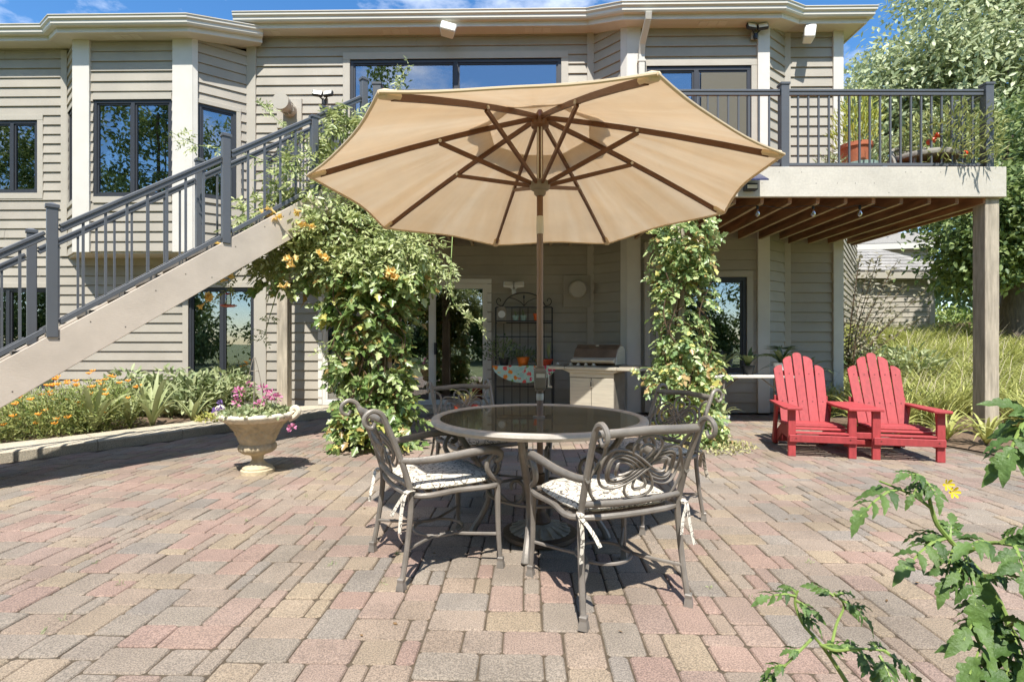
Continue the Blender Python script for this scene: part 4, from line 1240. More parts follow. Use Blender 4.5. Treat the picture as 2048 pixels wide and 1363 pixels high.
def make_cushion():
    t = empty('seat_cushion')
    n = 22
    def outline(a):
        c, s_ = math.cos(a), math.sin(a)
        p = 4.2
        r = (abs(c) ** p + abs(s_) ** p) ** (-1 / p)
        return 0.252 * r * c, 0.235 * r * s_
    Vv = []; k = 56
    prof = [(0.0, 0.484), (0.45, 0.484), (0.75, 0.480), (0.92, 0.470), (0.985, 0.460), (1.0, 0.450), (0.985, 0.441), (0.92, 0.436), (0.0, 0.436)]
    prof = prof[1:-1]
    for r, z in prof:
        for i in range(k):
            x, y = outline(math.tau * i / k)
            Vv.append((x * r, y * r + 0.005, z + 0.003 * math.sin(x * 40) * math.cos(y * 33)))
    Ff = [(i * k + q, i * k + (q + 1) % k, (i + 1) * k + (q + 1) % k, (i + 1) * k + q) for i in range(len(prof) - 1) for q in range(k)]
    Ff += [tuple(range(k)), tuple(range((len(prof) - 1) * k, len(prof) * k))[::-1]]
    Ff = [f[::-1] for f in Ff]
    MB().add(Vv, Ff).build('pad', M['print'], t, smooth=True, angle=75)
    MB().tube([(outline(math.tau * i / k)[0] * 1.003, outline(math.tau * i / k)[1] * 1.003 + 0.005, 0.4505) for i in range(k)], 0.0045, 6, closed=True).build('piping', M['print'], t, smooth=True)
    for sx in (-1, 1):
        x, y = sx * 0.25, -0.24
        for kx, (dx, dy, dz) in enumerate(((0.03 * sx, -0.03, -0.17), (-0.05 * sx, -0.045, -0.11))):
            P = catmull([(x, y + 0.02, 0.45), (x + sx * 0.015, y - 0.025, 0.447), (x + dx * 0.5, y - 0.035 + dy * 0.4, 0.43 + dz * 0.4), (x + dx, y - 0.03 + dy, 0.44 + dz)], 4)
            w = Vector((0.011, 0.004, 0)); Vt = []
            for p in P: Vt += [p - w, p + w, p - w + Vector((0, .002, .001)), p + w + Vector((0, .002, .001))]
            Ft = []
            for i in range(len(P) - 1):
                a = 4 * i
                Ft += [(a, a + 1, a + 5, a + 4), (a + 2, a + 6, a + 7, a + 3), (a, a + 4, a + 6, a + 2), (a + 1, a + 3, a + 7, a + 5)]
            MB().add(Vt, Ft).build('tie', M['print'], t)
        MB().lathe([(0.0, -0.012), (0.014, -0.006), (0.016, 0.004), (0.0, 0.013)], 8, (x + sx * 0.008, y - 0.018, 0.447)).build('tie_knot', M['print'], t, smooth=True)
    return t


ch0 = make_chair(); cu0 = make_cushion()
spots = [(0.428, 2.45, (-0.36, 0.933), 'nearest patio chair, seen from behind, its knotwork back towards the viewer', 'scroll printed cushion on the nearest patio chair'),
         (-0.395, 2.79, (0.872, 0.49), 'patio chair left of the glass table, turned side on', 'half shaded scroll printed cushion on the left patio chair'),
         (-0.235, 3.86, (0.47, -0.88), 'patio chair behind the table beside the leafy vine column', 'shaded scroll printed cushion on the rear left patio chair'),
         (0.87, 3.47, (-0.89, -0.45), 'patio chair behind the table in front of the right vine', 'scroll printed cushion on the rear right patio chair')]
for i, (x, y, f, l1, l2) in enumerate(spots):
    a = ch0 if i == 0 else copy_tree(ch0)
    c = cu0 if i == 0 else copy_tree(cu0)
    rz = math.atan2(f[1], f[0]) - math.pi / 2
    for o in (a, c): o.location = (x, y, 0); o.rotation_euler = (0, 0, rz)
    tag(a, l1, 'chair', 'patio chairs round the glass table'); tag(c, l2, 'cushion', 'printed seat cushions')

# ------------------------------------------------------------------ red double adirondack seat
M['red'] = mat('faded_red_paint', S(170, 64, 65), 0.62, var=0.16, scale=9, stretch=(4, 4, 1), bump=0.35, bscale=40, bstretch=(5, 5, 0.6), objrand=0.08, dirt=0.10)
ad = thing('adirondack_seat', 'red double wooden adirondack seat with a shared table between the chairs', 'garden seat', (2.84, 5.28, 0), math.atan2(-0.217, 0.976))
RB = lambda mb, nm, par=None, bv=0.004: mb.build(nm, M['red'], par or ad, bevel=bv)
for x0 in (0.0, 0.76):
    xa, xb = x0, x0 + 0.55
    for x in (xa, xb):
        s_ = 1 if x == xa else -1
        leg = RB(MB().box(x - 0.035, x + 0.035, -0.015, 0.02, 0, 0.475), 'front_leg')
        RB(MB().prism([(-0.01, 0.465), (0.085, 0.465), (0.06, 0.34), (0.0, 0.28)], 0, x - 0.012, x + 0.012), 'bracket', leg)
        # sloping side rail that is also the rear leg
        RB(MB().prism([(0.0, 0.13), (0.0, 0.222), (0.07, 0.25), (0.15, 0.272), (0.47, 0.272), (0.78, 0.10), (0.80, 0.0), (0.70, 0.0), (0.45, 0.16)], 0, x + s_ * 0.037 - 0.012, x + s_ * 0.037 + 0.012), 'side_rail')
        RB(MB().bar((x + s_ * 0.01, 0.58, 0.47), (x + s_ * 0.01, 0.70, 0.02), 0.03, 0.075, up=(0, 1, 0)), 'rear_leg')
    # seat slats
    for k in range(6):
        y = -0.012 + k * 0.082; z = (.228, .258, .276, .282, .282, .278)[k]
        RB(MB().box(xa + 0.005, xb - 0.005, y, y + 0.07, z, z + 0.02), 'seat_slat')
    RB(MB().box(xa - 0.03, xb + 0.03, -0.04, -0.017, 0.15, 0.222), 'seat_apron')
    RB(MB().bar((xa + 0.0, 0.655, 0.52), (xb - 0.0, 0.655, 0.52), 0.022, 0.07), 'back_brace')
    RB(MB().bar((xa + 0.04, 0.765, 0.80), (xb - 0.04, 0.765, 0.80), 0.022, 0.06), 'back_brace')
    tops = [0.90, 1.00, 1.04, 1.00, 0.90]
    for k in range(5):
        xm = (xa + xb) / 2 + (k - 2) * 0.096
        fan = (k - 2) * 0.006
        H = tops[k]; w = 0.0465
        zb, zt_ = 0.29, H
        yb, yt = 0.50, 0.50 + (H - 0.29) * 0.40
        poly = [(-w, 0), (w, 0)]
        L = math.hypot(zt_ - zb, yt - yb)
        poly = [(-w, 0), (w, 0), (w, L - 0.028), (w * 0.75, L - 0.012), (w * 0.35, L - 0.002), (-w * 0.35, L - 0.002), (-w * 0.75, L - 0.012), (-w, L - 0.028)]
        if k in (0, 1): poly = [(-w, 0), (w, 0), (w, L - 0.004), (w * 0.4, L - 0.004), (-w * 0.3, L - 0.018), (-w * 0.8, L - 0.04), (-w, L - 0.055)]
        if k in (3, 4): poly = [(-w, 0), (w, 0), (w, L - 0.055), (w * 0.8, L - 0.04), (w * 0.3, L - 0.018), (-w * 0.4, L - 0.004), (-w, L - 0.004)]
        dv = Vector((0, yt - yb, zt_ - zb)).normalized(); nv_ = Vector((0, dv.z, -dv.y))
        mb = MB(); n = len(poly)
        Vv = []
        for th in (0, 0.02):
            for (u, l) in poly:
                p = Vector((xm + u + fan * l / L * 2, yb, zb)) + dv * l + nv_ * th
                Vv.append(p)
        mb.add(Vv, [tuple(range(n)), tuple(range(n, 2 * n))[::-1]] + [(i, n + i, n + (i + 1) % n, (i + 1) % n) for i in range(n)])
        RB(mb, 'back_slat', None, 0.003)
RB(MB().prism([(-0.085, -0.03), (-0.06, -0.085), (0.05, -0.085), (0.085, -0.06), (0.07, 0.25), (0.03, 0.68), (-0.04, 0.68)], 2, 0.477, 0.50), 'arm')
mir = [(1.31 - x, y) for x, y in [(-0.085, -0.03), (-0.06, -0.085), (0.05, -0.085), (0.085, -0.06), (0.07, 0.25), (0.03, 0.68), (-0.04, 0.68)]][::-1]
RB(MB().prism(mir, 2, 0.477, 0.50), 'arm')
RB(MB().prism([(0.50, -0.06), (0.81, -0.06), (0.83, 0.25), (0.80, 0.62), (0.52, 0.62), (0.48, 0.25)], 2, 0.478, 0.503), 'shared_table')
RB(MB().box(0.515, 0.795, 0.005, 0.027, 0.20, 0.26), 'link_board')
RB(MB().box(0.515, 0.795, 0.10, 0.12, 0.10, 0.17), 'link_board')
RB(MB().box(0.0, 1.31, 0.69, 0.71, 0.03, 0.11), 'rear_board')
M['screw'] = mat('dull_screw', S(120, 70, 66), .5, metal=.5, var=.2)
for x0 in (0.0, 0.76):
    for k in range(5):
        x = x0 + .275 + (k - 2) * .096
        for z in (.50, .80):
            y = .50 + (z - .29) * .40
            MB().tube([(x + (k - 2) * .006, y - .004, z), (x + (k - 2) * .006, y + .004, z - .002)], .0065, 8).build('screw', M['screw'], ad)
    for x in (x0 + .03, x0 + .52):
        MB().tube([(x, -.043, .19), (x, -.038, .19)], .007, 8).build('screw', M['screw'], ad)

# ------------------------------------------------------------------ leaf geometry
LEAF = {   # outline points (across, along, lift) and faces
    'oval': (np.array([(0, 0, 0), (-.30, .30, .10), (-.24, .72, .07), (0, 1, -.06), (.24, .72, .07), (.30, .30, .10)]), np.array([(0, 3, 2, 1), (0, 5, 4, 3)])),
    'lance': (np.array([(0, 0, 0), (-.16, .35, .05), (-.12, .7, .03), (0, 1, -.08), (.12, .7, .03), (.16, .35, .05)]), np.array([(0, 3, 2, 1), (0, 5, 4, 3)])),
    'quad': (np.array([(0, 0, 0), (-.33, .5, .08), (0, 1, 0), (.33, .5, .08)]), np.array([(0, 1, 2), (0, 2, 3)])),
    'tooth': (np.array([(0, 0, 0), (-.34, .16, .10), (-.30, .36, .08), (-.46, .50, .10), (-.24, .66, .05), (-.20, .84, .0), (0, 1.05, -.10), (.20, .84, .0), (.24, .66, .05), (.46, .50, .10), (.30, .36, .08), (.34, .16, .10)]), np.array([(0, 6, 5), (0, 5, 4), (0, 4, 3), (0, 3, 2), (0, 2, 1), (0, 7, 6), (0, 8, 7), (0, 9, 8), (0, 10, 9), (0, 11, 10)])),
    'petal': (np.array([(0, 0, 0), (-.22, .6, .12), (-.16, .95, .2), (0, 1, .12), (.16, .95, .2), (.22, .6, .12)]), np.array([(0, 3, 2, 1), (0, 5, 4, 3)])),
}


def unit(a): return a / np.maximum(np.linalg.norm(a, axis=1, keepdims=True), 1e-9)


def leaves(name, Pb, A, Nn, L, W, m, kind='oval', parent=None):
    T, Fq = LEAF[kind]
    A = unit(A); B = unit(np.cross(A, Nn)); Nn = np.cross(B, A)
    n, k = len(Pb), len(T)
    L = np.broadcast_to(np.asarray(L, float), (n,)); W = np.broadcast_to(np.asarray(W, float), (n,))
    V = Pb[:, None] + A[:, None] * (T[None, :, 1:2] * L[:, None, None]) + B[:, None] * (T[None, :, 0:1] * W[:, None, None]) + Nn[:, None] * (T[None, :, 2:3] * W[:, None, None])
    Fa = (Fq[None] + (np.arange(n) * k)[:, None, None]).reshape(-1, Fq.shape[1])
    me = npmesh(name, V.reshape(-1, 3), Fa, m)
    return link(name, me, parent)


def rnd(n, s=1.0): return rng.normal(0, s, (n, 3))


def lm(name, c1, c2, tr=0.3, rough=0.5, spec=0.4): return mat(name, c1, rough, var=0.12, scale=3, island=0.3, col2=c2, transl=tr, spec=spec)


VG = [S(92, 118, 58), S(120, 140, 80), S(146, 160, 100), S(108, 130, 68), S(168, 178, 116), S(130, 148, 86), S(184, 178, 96), S(112, 134, 72), S(150, 162, 104), S(158, 132, 80), S(98, 124, 62), S(136, 152, 92), S(176, 184, 128), S(118, 138, 78)]
M['leaf_vine'] = mat('vine_leaf', VG[0], .36, var=.15, scale=20, island=.14, col2=[tuple(min(.8, c * 1.3 + .01) for c in v) for v in VG], transl=.36, spec=.6)
M['leaf_vine2'] = mat('pale_vine_leaf', VG[0], .4, var=.15, scale=20, island=.14, col2=[tuple(min(.8, c * 1.45 + .04) for c in v) for v in VG], transl=.34, spec=.8)
M['leaf_tree'] = lm('pale_tree_leaf', S(140, 152, 104), S(196, 200, 156), 0.30, 0.45, 0.5)
M['leaf_maple'] = lm('maple_leaf', S(86, 108, 58), S(150, 164, 98), 0.30)
M['leaf_shrub'] = lm('bronze_shrub_leaf', S(118, 112, 90), S(172, 164, 136), 0.25, 0.4)
M['leaf_bed'] = lm('bed_leaf', S(122, 138, 92), S(184, 188, 140), 0.25)
M['leaf_marigold'] = lm('marigold_leaf', S(104, 124, 62), S(176, 178, 108), 0.25)
M['leaf_iris'] = lm('iris_blade', S(132, 146, 94), S(186, 190, 136), 0.25)
M['grass'] = lm('daylily_blade', S(146, 154, 78), S(204, 202, 126), 0.3, 0.5)
M['straw'] = lm('dry_stalk', S(176, 164, 136), S(206, 194, 166), 0.1, 0.8)
M['leaf_dark'] = lm('dark_houseplant_leaf', S(84, 104, 66), S(138, 152, 100), 0.25, 0.35)
M['leaf_hedge'] = lm('hedge_leaf', S(96, 124, 58), S(158, 166, 88), 0.25)
M['leaf_tom'] = lm('tomato_leaf', S(62, 90, 40), S(112, 136, 66), 0.25, 0.5)
M['leaf_tom'] = mat('tomato_leaf', S(62, 90, 42), .5, var=.28, scale=30, island=.3, col2=S(108, 132, 66), transl=.22, spec=.4, bump=.5, bscale=70)
M['stem'] = mat('green_stem', S(126, 146, 72), 0.6, var=0.2, scale=20)
M['twig'] = mat('brown_twig', S(96, 76, 56), 0.8, var=0.3, scale=12)
M['bark'] = mat('tree_bark', S(98, 86, 72), 0.9, var=0.4, scale=6, stretch=(4, 4, 0.7), bump=0.8, bscale=14, bstretch=(4, 4, 0.8))
M['orange'] = mat('orange_petal', S(240, 150, 28), 0.6, var=0.15, island=0.2, col2=S(246, 176, 60), transl=0.3)
M['trumpet'] = mat('yellow_trumpet_petal', S(255, 226, 150), 0.55, var=0.1, scale=20, transl=0.35, tcol=S(255, 214, 120))
M['pink'] = mat('pink_petal', S(204, 92, 144), 0.6, var=0.1, island=0.2, col2=S(232, 164, 196), transl=0.3)
M['violet'] = mat('violet_petal', S(132, 104, 168), 0.6, var=0.1, island=0.2, col2=S(160, 130, 190), transl=0.3)
M['terracotta'] = mat('terracotta', S(188, 110, 76), 0.8, var=0.12, scale=8, bump=0.1)
M['orangepot'] = mat('orange_glazed_pot', S(222, 120, 36), 0.35, var=0.08)
M['redpot'] = mat('red_clay_pot', S(190, 74, 44), 0.5, var=0.1)
M['stone'] = mat('weathered_cast_stone', S(190, 174, 142), 0.85, var=0.25, scale=9, bump=1.0, bscale=34, dirt=0.3)
M['stonew'] = mat('white_worn_stone', S(214, 204, 180), 0.85, var=0.2, scale=10, bump=0.5, bscale=60)
M['steel'] = mat('brushed_steel', S(222, 212, 190), 0.35, metal=0.35, var=0.12, scale=3, stretch=(1, 1, 12))
M['steelgrey'] = mat('grey_grill_top', S(150, 140, 124), 0.5, metal=0.3, var=0.2, scale=6)
M['lid'] = mat('browned_steel_lid', S(150, 126, 100), 0.4, metal=0.5, var=0.3, scale=5)
M['blackmetal'] = mat('black_wrought_iron', S(38, 40, 42), 0.5, var=0.1)
M['whiteplast'] = mat('white_plastic', S(226, 226, 222), 0.45, var=0.03)
M['tabletop'] = mat('white_table_top', S(214, 208, 196), 0.5, var=0.06)
M['lens'] = mat('flood_lens', S(226, 222, 208), 0.25, var=0.03)
M['redfeeder'] = mat('red_feeder_plastic', S(176, 26, 34), 0.3, var=0.05)
M['bulbglass'] = glass_mat('bulb_glass', (0.9, 0.86, 0.76), 0.12, 0.02)
M['solar'] = mat('solar_panel', S(44, 48, 84), 0.2, var=0.1)
M['wicker'] = mat('grey_wicker', S(148, 142, 130), 0.8, var=0.25, scale=30)
M['teal'] = mat('glazed_teal_pot', S(150, 176, 164), 0.35, var=0.2, scale=14)

# ------------------------------------------------------------------ urn with flowers
UX, UY = -2.26, 4.62
urn = thing('garden_urn', 'ornate cast stone urn on a pedestal foot standing on the pavers', 'urn', (UX, UY, 0))
urn.scale = (.93, .93, 1.0)
prof = [(0.148, 0), (0.148, 0.03), (0.132, 0.038), (0.132, 0.05), (0.112, 0.06), (0.085, 0.075), (0.058, 0.10), (0.05, 0.125), (0.056, 0.15), (0.085, 0.168)]
MB().lathe(prof, 40).build('foot', M['stone'], urn, smooth=True, angle=30)
MB().lathe([(0.085, 0.166), (0.13, 0.18), (0.158, 0.202), (0.168, 0.225), (0.163, 0.248), (0.15, 0.262)], 96, mod=lambda i, a, z: 1 + 0.07 * abs(math.sin(a * 13)) - 0.04).build('gadroon_bowl', M['stone'], urn, smooth=True, angle=70)
rp0 = catmull([(0.15, 0.258, 0), (0.156, 0.275, 0), (0.17, 0.31, 0), (0.19, 0.36, 0), (0.215, 0.40, 0), (0.25, 0.44, 0), (0.285, 0.468, 0)], 5)
MB().lathe([(p.x, p.y) for p in rp0], 180, mod=lambda i, a, z: 1 + (0.045 * math.sin(a * 10 + 2.2 * math.sin(z * 42)) * math.sin(z * 58 + 1.2 * math.sin(a * 5)) + 0.03 * max(0, math.sin(a * 20 + z * 90)) * (1 if .30 < z < .42 else .3)) * min(1, (z - .255) * 25, (.475 - z) * 25)).build('relief_bowl', M['stone'], urn, smooth=True, angle=80)
MB().lathe([(0.285, 0.466), (0.315, 0.485), (0.335, 0.505), (0.338, 0.522), (0.325, 0.535), (0.29, 0.538), (0.268, 0.52), (0.26, 0.47)], 96, mod=lambda i, a, z: 1 + 0.022 * math.sin(a * 24) + 0.02 * max(0, math.cos(a * 2)) ** 8).build('rim', M['stonew'], urn, smooth=True, angle=70)
MB().lathe([(0.0, 0.49), (0.262, 0.485)], 24).build('soil', M['soil'], urn)
for s_ in (-1, 1):
    MB().tube(catmull([(s_ * 0.30, 0, 0.47), (s_ * 0.36, 0, 0.50), (s_ * 0.39, 0, 0.545), (s_ * 0.36, 0, 0.575), (s_ * 0.33, 0, 0.555), (s_ * 0.345, 0, 0.53)], 4), 0.026, 8).build('handle', M['stonew'], urn, smooth=True)
fp = thing('flowering_plant', 'pink and violet geraniums growing in the cast stone urn', 'flower', (UX, UY, 0.5))
n = 1300
a_ = rng.uniform(0, math.tau, n); r_ = np.sqrt(rng.uniform(0, 1, n)) * 0.30
Pn = np.stack([r_ * np.cos(a_), r_ * np.sin(a_), 0.02 + 0.10 * rng.uniform(0, 1, n) * (1.1 - r_ / 0.3)], 1)
leaves('foliage', Pn, rnd(n) + np.array([0, 0, .3]), rnd(n, .5) + np.array([0, -.3, 1]), rng.uniform(.03, .055, n), .05, M['leaf_bed'], 'oval', fp)
def blossom(c, r, m, parent, n=26, nm='flower_head'):
    d = unit(rnd(n) + np.array([0, -.2, .5]))
    leaves(nm, np.array(c)[None] + d * r * .35, d + rnd(n, .3), rnd(n) + np.array([0, -1, .6]), r * .9, r * .9, m, 'petal', parent)
for (dx, dz, rr, mm) in ((-.12, .22, .06, 'pink'), (-.13, .13, .055, 'pink'), (.08, .25, .055, 'pink'), (.16, .20, .06, 'pink'), (.20, .17, .055, 'pink'), (.05, .11, .055, 'pink'), (.03, .05, .055, 'pink'), (.06, .04, .05, 'pink'), (.12, .16, .05, 'pink'), (-.27, .12, .04, 'violet'), (-.31, .05, .045, 'violet'), (-.26, .06, .04, 'violet'), (.31, -.10, .05, 'pink'), (-.03, .29, .035, 'pink')):
    blossom((dx * 1.05, -.08 if dx < .3 else -.05, dz), rr * .74, M[mm], fp, 20)
    if dz > .1: MB().tube(catmull([(dx * .5, 0, 0), (dx * .9, -.05, dz * .6), (dx, -.08, dz)], 3), .003, 4).build('stalk', M['stem'], fp)
tr_ = thing('wire_trellis', 'slim pointed wire plant support standing in the stone urn', 'trellis', (UX - 0.03, UY, 0.5))
for k in range(4):
    a = k * math.tau / 4 + .4
    MB().tube(catmull([(.10 * math.cos(a), .10 * math.sin(a), -.02), (.05 * math.cos(a), .05 * math.sin(a), .32), (.012 * math.cos(a), .012 * math.sin(a), .50), (0, 0, .52)], 4), .003, 5).build('wire', M['steelgrey'], tr_)
for z, r in ((.12, .085), (.26, .062), (.40, .035)):
    MB().tube([(r * math.cos(t), r * math.sin(t), z) for t in [i * math.tau / 16 for i in range(16)]], .0025, 5, closed=True).build('hoop', M['steelgrey'], tr_)

# ------------------------------------------------------------------ barbecue
gr = thing('barbecue_grill', 'stainless gas barbecue with a browned hood and side shelves', 'barbecue', (1.28, 7.75, 0), R(-30))
MB().box(-.34, .34, -.25, .25, .08, .71).build('cabinet', M['steelgrey'], gr, bevel=.006)
for s_ in (-1, 1):
    dO = MB().box(min(s_ * .004, s_ * .335), max(s_ * .004, s_ * .335), -.272, -.251, .10, .64).build('door', M['steel'], gr, bevel=.005)
MB().box(-.34, .34, -.27, -.251, .648, .71).build('front_panel', M['steel'], gr, bevel=.004)
MB().box(-.03, .03, -.282, -.272, .50, .60).build('door_latch', M['steel'], gr, bevel=.004)
MB().box(-.008, .008, -.286, -.281, .52, .585).build('door_handle', M['blackmetal'], gr)
for sx, sy in ((-1, -1), (1, -1), (-1, 1), (1, 1)):
    MB().lathe([(.012, .08), (.03, .06), (.034, .03), (.03, 0)], 12, (sx * .28, sy * .2, 0)).build('caster', M['blackmetal'], gr, smooth=True)
MB().prism([(-.34, .712), (.34, .712), (.44, .755), (-.44, .755)], 1, -.30, .26).build('control_box', M['steel'], gr, bevel=.004)
for x0, x1 in ((-.66, -.40), (-.396, .396), (.40, .72)):
    MB().box(x0, x1, -.33, .28, .757, .80).build('counter_panel', M['steel'], gr, bevel=.006)
    MB().box(x0 + .02, x1 - .02, -.28, .26, .801, .815).build('counter_top', M['steelgrey'], gr)
for k in range(5):
    MB().lathe([(.030, 0), (.032, .012), (.024, .022), (.02, .035), (.0, .037)], 14, (-.46 + k * .12 if k else -.55, -.22, .815)).build('knob', M['steel'], gr, smooth=True)
hood = MB().prism([(-.19, .83), (.24, .83), (.24, 1.05), (.16, 1.11), (.02, 1.12), (-.08, 1.06), (-.17, .93), (-.205, .86)], 0, -.33, .33).build('hood', M['lid'], gr, bevel=.006)
for s_ in (-1, 1):
    MB().prism([(-.19, .832), (.22, .832), (.22, 1.04), (.15, 1.095), (.03, 1.105), (-.07, 1.05), (-.16, .93)], 0, s_ * .331 - .004, s_ * .331 + .012).build('hood_end', M['steel'], hood, bevel=.003)
MB().prism([(-.19, .855), (-.235, .86), (-.235, .89), (-.20, .92), (-.165, .935)], 0, -.325, .325).build('hood_lip', M['steel'], hood, bevel=.003)
MB().box(-.33, .33, -.262, -.238, .875, .905).build('hood_handle', M['steel'], hood, bevel=.008)
MB().lathe([(.026, 0), (.026, .012), (.0, .014)], 14, (0.0, -.02, 1.10)).build('thermometer', M['steel'], hood, smooth=True)

# ------------------------------------------------------------------ baker's rack with plants, clock and a half round cloth
rk = thing('plant_rack', 'black wrought iron rack with arched top against the shaded wall', 'rack', (.20, 8.50, 0))
RW = .47
for sx in (-1, 1):
    for y in (.18, -.12):
        MB().box(sx * RW - .012, sx * RW + .012, y - .012, y + .012, 0, 1.74 if y > 0 else .76).build('upright', M['blackmetal'], rk)
    MB().tube(catmull([(sx * .36, .18, 1.76), (sx * .43, .18, 1.78), (sx * .46, .18, 1.84), (sx * .43, .18, 1.89), (sx * .39, .18, 1.87), (sx * .395, .18, 1.84)], 4), .007, 6).build('scroll', M['blackmetal'], rk, smooth=True)
    MB().tube(catmull([(0, .18, 1.76), (sx * .06, .18, 1.83), (sx * .16, .18, 1.88), (sx * .24, .18, 1.90)], 5), .006, 6).build('scroll', M['blackmetal'], rk, smooth=True)
MB().tube(catmull([(-.36, .18, 1.76), (-.28, .18, 1.88), (-.15, .18, 1.96), (0, .18, 1.985), (.15, .18, 1.96), (.28, .18, 1.88), (.36, .18, 1.76)], 6), .009, 6).build('arch', M['blackmetal'], rk, smooth=True)
MB().lathe([(.0, 1.76), (.006, 1.78), (.006, 1.88), (.018, 1.91), (.0, 1.96)], 8, (0, .18, 0)).build('finial', M['blackmetal'], rk, smooth=True)
for z in (1.74, 1.48, 1.25, .12, .76, .42): MB().box(-RW, RW, .17, .19, z - .01, z + .01).build('crossbar', M['blackmetal'], rk)
for k in range(1, 7): MB().box(-RW + k * .1343 - .006, -RW + k * .1343 + .006, .175, .185, .12, 1.74).build('lattice_bar', M['blackmetal'], rk)
MB().box(-RW, RW, .04, .17, 1.50, 1.515).build('upper_shelf', M['blackmetal'], rk)
MB().box(-RW - .02, RW + .02, -.16, .19, .762, .78).build('table_shelf', M['blackmetal'], rk)
for sx in (-1, 1): MB().box(sx * RW - .008, sx * RW + .008, -.11, .17, .11, .13).build('side_bar', M['blackmetal'], rk)

fm = bpy.data.materials.new('floral_print'); fm.use_nodes = True
t_ = fm.node_tree; N_ = t_.nodes; b_ = N_['Principled BSDF']; b_.inputs['Roughness'].default_value = .85
tcn = N_.new('ShaderNodeTexCoord'); vo = N_.new('ShaderNodeTexVoronoi'); vo.inputs['Scale'].default_value = 13
t_.links.new(tcn.outputs['Object'], vo.inputs['Vector'])
sx_ = N_.new('ShaderNodeSeparateColor'); t_.links.new(vo.outputs['Color'], sx_.inputs['Color'])
rp_ = N_.new('ShaderNodeValToRGB'); rp_.color_ramp.interpolation = 'CONSTANT'
cols_ = [S(236, 140, 40), S(220, 80, 110), S(170, 210, 196), S(240, 200, 110), S(128, 176, 84), S(176, 216, 200), S(230, 96, 84)]
while len(rp_.color_ramp.elements) < len(cols_): rp_.color_ramp.elements.new(.5)
for i, c in enumerate(cols_): rp_.color_ramp.elements[i].position = i / len(cols_); rp_.color_ramp.elements[i].color = (*c, 1)
t_.links.new(sx_.outputs[0], rp_.inputs['Fac'])
n_ = N_.new('ShaderNodeTexNoise'); n_.inputs['Scale'].default_value = 45; t_.links.new(tcn.outputs['Object'], n_.inputs['Vector'])
ad_ = N_.new('ShaderNodeMath'); ad_.operation = 'ADD'; t_.links.new(vo.outputs['Distance'], ad_.inputs[0])
m2_ = N_.new('ShaderNodeMath'); m2_.operation = 'MULTIPLY'; m2_.inputs[1].default_value = .9; t_.links.new(n_.outputs['Fac'], m2_.inputs[0]); t_.links.new(m2_.outputs[0], ad_.inputs[1])
g_ = N_.new('ShaderNodeMath'); g_.operation = 'GREATER_THAN'; g_.inputs[1].default_value = .92; t_.links.new(ad_.outputs[0], g_.inputs[0])
mx_ = N_.new('ShaderNodeMix'); mx_.data_type = 'RGBA'; mx_.inputs['B'].default_value = (*S(190, 222, 204), 1)
t_.links.new(g_.outputs[0], mx_.inputs['Factor']); t_.links.new(rp_.outputs['Color'], mx_.inputs['A']); t_.links.new(mx_.outputs['Result'], b_.inputs['Base Color'])
cl = MB(); Vv = []; K = 28
for i in range(K + 1):
    u = i / K; x = -.52 + 1.04 * u
    hgt = .275 * math.sin(math.acos(min(1, abs(2 * u - 1)))) ** 1.15
    for j in range(5):
        z = .783 - hgt * j / 4
        y = -.178 - .008 * math.sin(u * 21) * j / 4 - .004
        Vv += [(x, y, z), (x, y + .004, z)]
Ff = []
for i in range(K):
    for j in range(4):
        a = (i * 5 + j) * 2; b = ((i + 1) * 5 + j) * 2
        Ff += [(a, a + 2, b + 2, b), (a + 1, b + 1, b + 3, a + 3)]
cl.add(Vv, Ff)
cl.box(-.5, .5, -.178, .165, .781, .7845)
tag(cl.build('table_cloth', fm, None, loc=(.20, 8.50, 0)), 'bright floral half round cloth hanging from the rack shelf', 'cloth')

ck = thing('wall_clock', 'small pale thermometer plaque hung on the left of the iron rack', 'wall plaque', (-.17, 8.62, 1.60))
MB().prism([(-.075, -.13), (.075, -.13), (.085, -.05), (.085, .05), (.07, .12), (.04, .15), (-.04, .15), (-.07, .12), (-.085, .05), (-.085, -.05)], 1, -.02, .0).build('frame', M['steelgrey'], ck, bevel=.004)
MB().lathe([(0, 0), (.06, 0), (.06, .004), (0, .004)], 20).build('dial', M['whiteplast'], ck, rot=(R(90), 0, 0), loc=(0, -.021, .02))


def pot(name, label, loc, r, h, m, cat='plant pot'):
    t = thing(name, label, cat, loc)
    MB().lathe([(r * .68, 0), (r * .72, .004), (r * .93, h * .8), (r, h * .81), (r * 1.02, h), (r * .92, h), (r * .88, h * .86), (0.0, h * .85)], 24).build('bowl', m, t, smooth=True, angle=35)
    return t


def clump(name, label, loc, n, rad, h, L, W, m, kind='lance', cat='potted plant', droop=.6, up=.8, nstem=6, shape='dome'):
    t = thing(name, label, cat, loc)
    a = rng.uniform(0, math.tau, n); rr = np.sqrt(rng.uniform(0.02, 1, n)) * rad; zz = rng.uniform(.05, 1, n) * h * (1.15 - .55 * rr / rad)
    Pq = np.stack([rr * np.cos(a), rr * np.sin(a), zz], 1)
    out = np.stack([np.cos(a), np.sin(a), np.full(n, up)], 1)
    leaves('foliage', Pq, out + rnd(n, droop), rnd(n, .4) + np.array([0, -.3, 1]), rng.uniform(.7, 1.3, n) * L, W, m, kind, t)
    for k in range(nstem):
        q = rng.uniform(0, math.tau); e = rad * .6
        MB().tube(catmull([(0, 0, 0), (math.cos(q) * e * .4, math.sin(q) * e * .4, h * .5), (math.cos(q) * e, math.sin(q) * e, h * .85)], 3), .004, 4).build('stem', M['stem'], t)
    return t


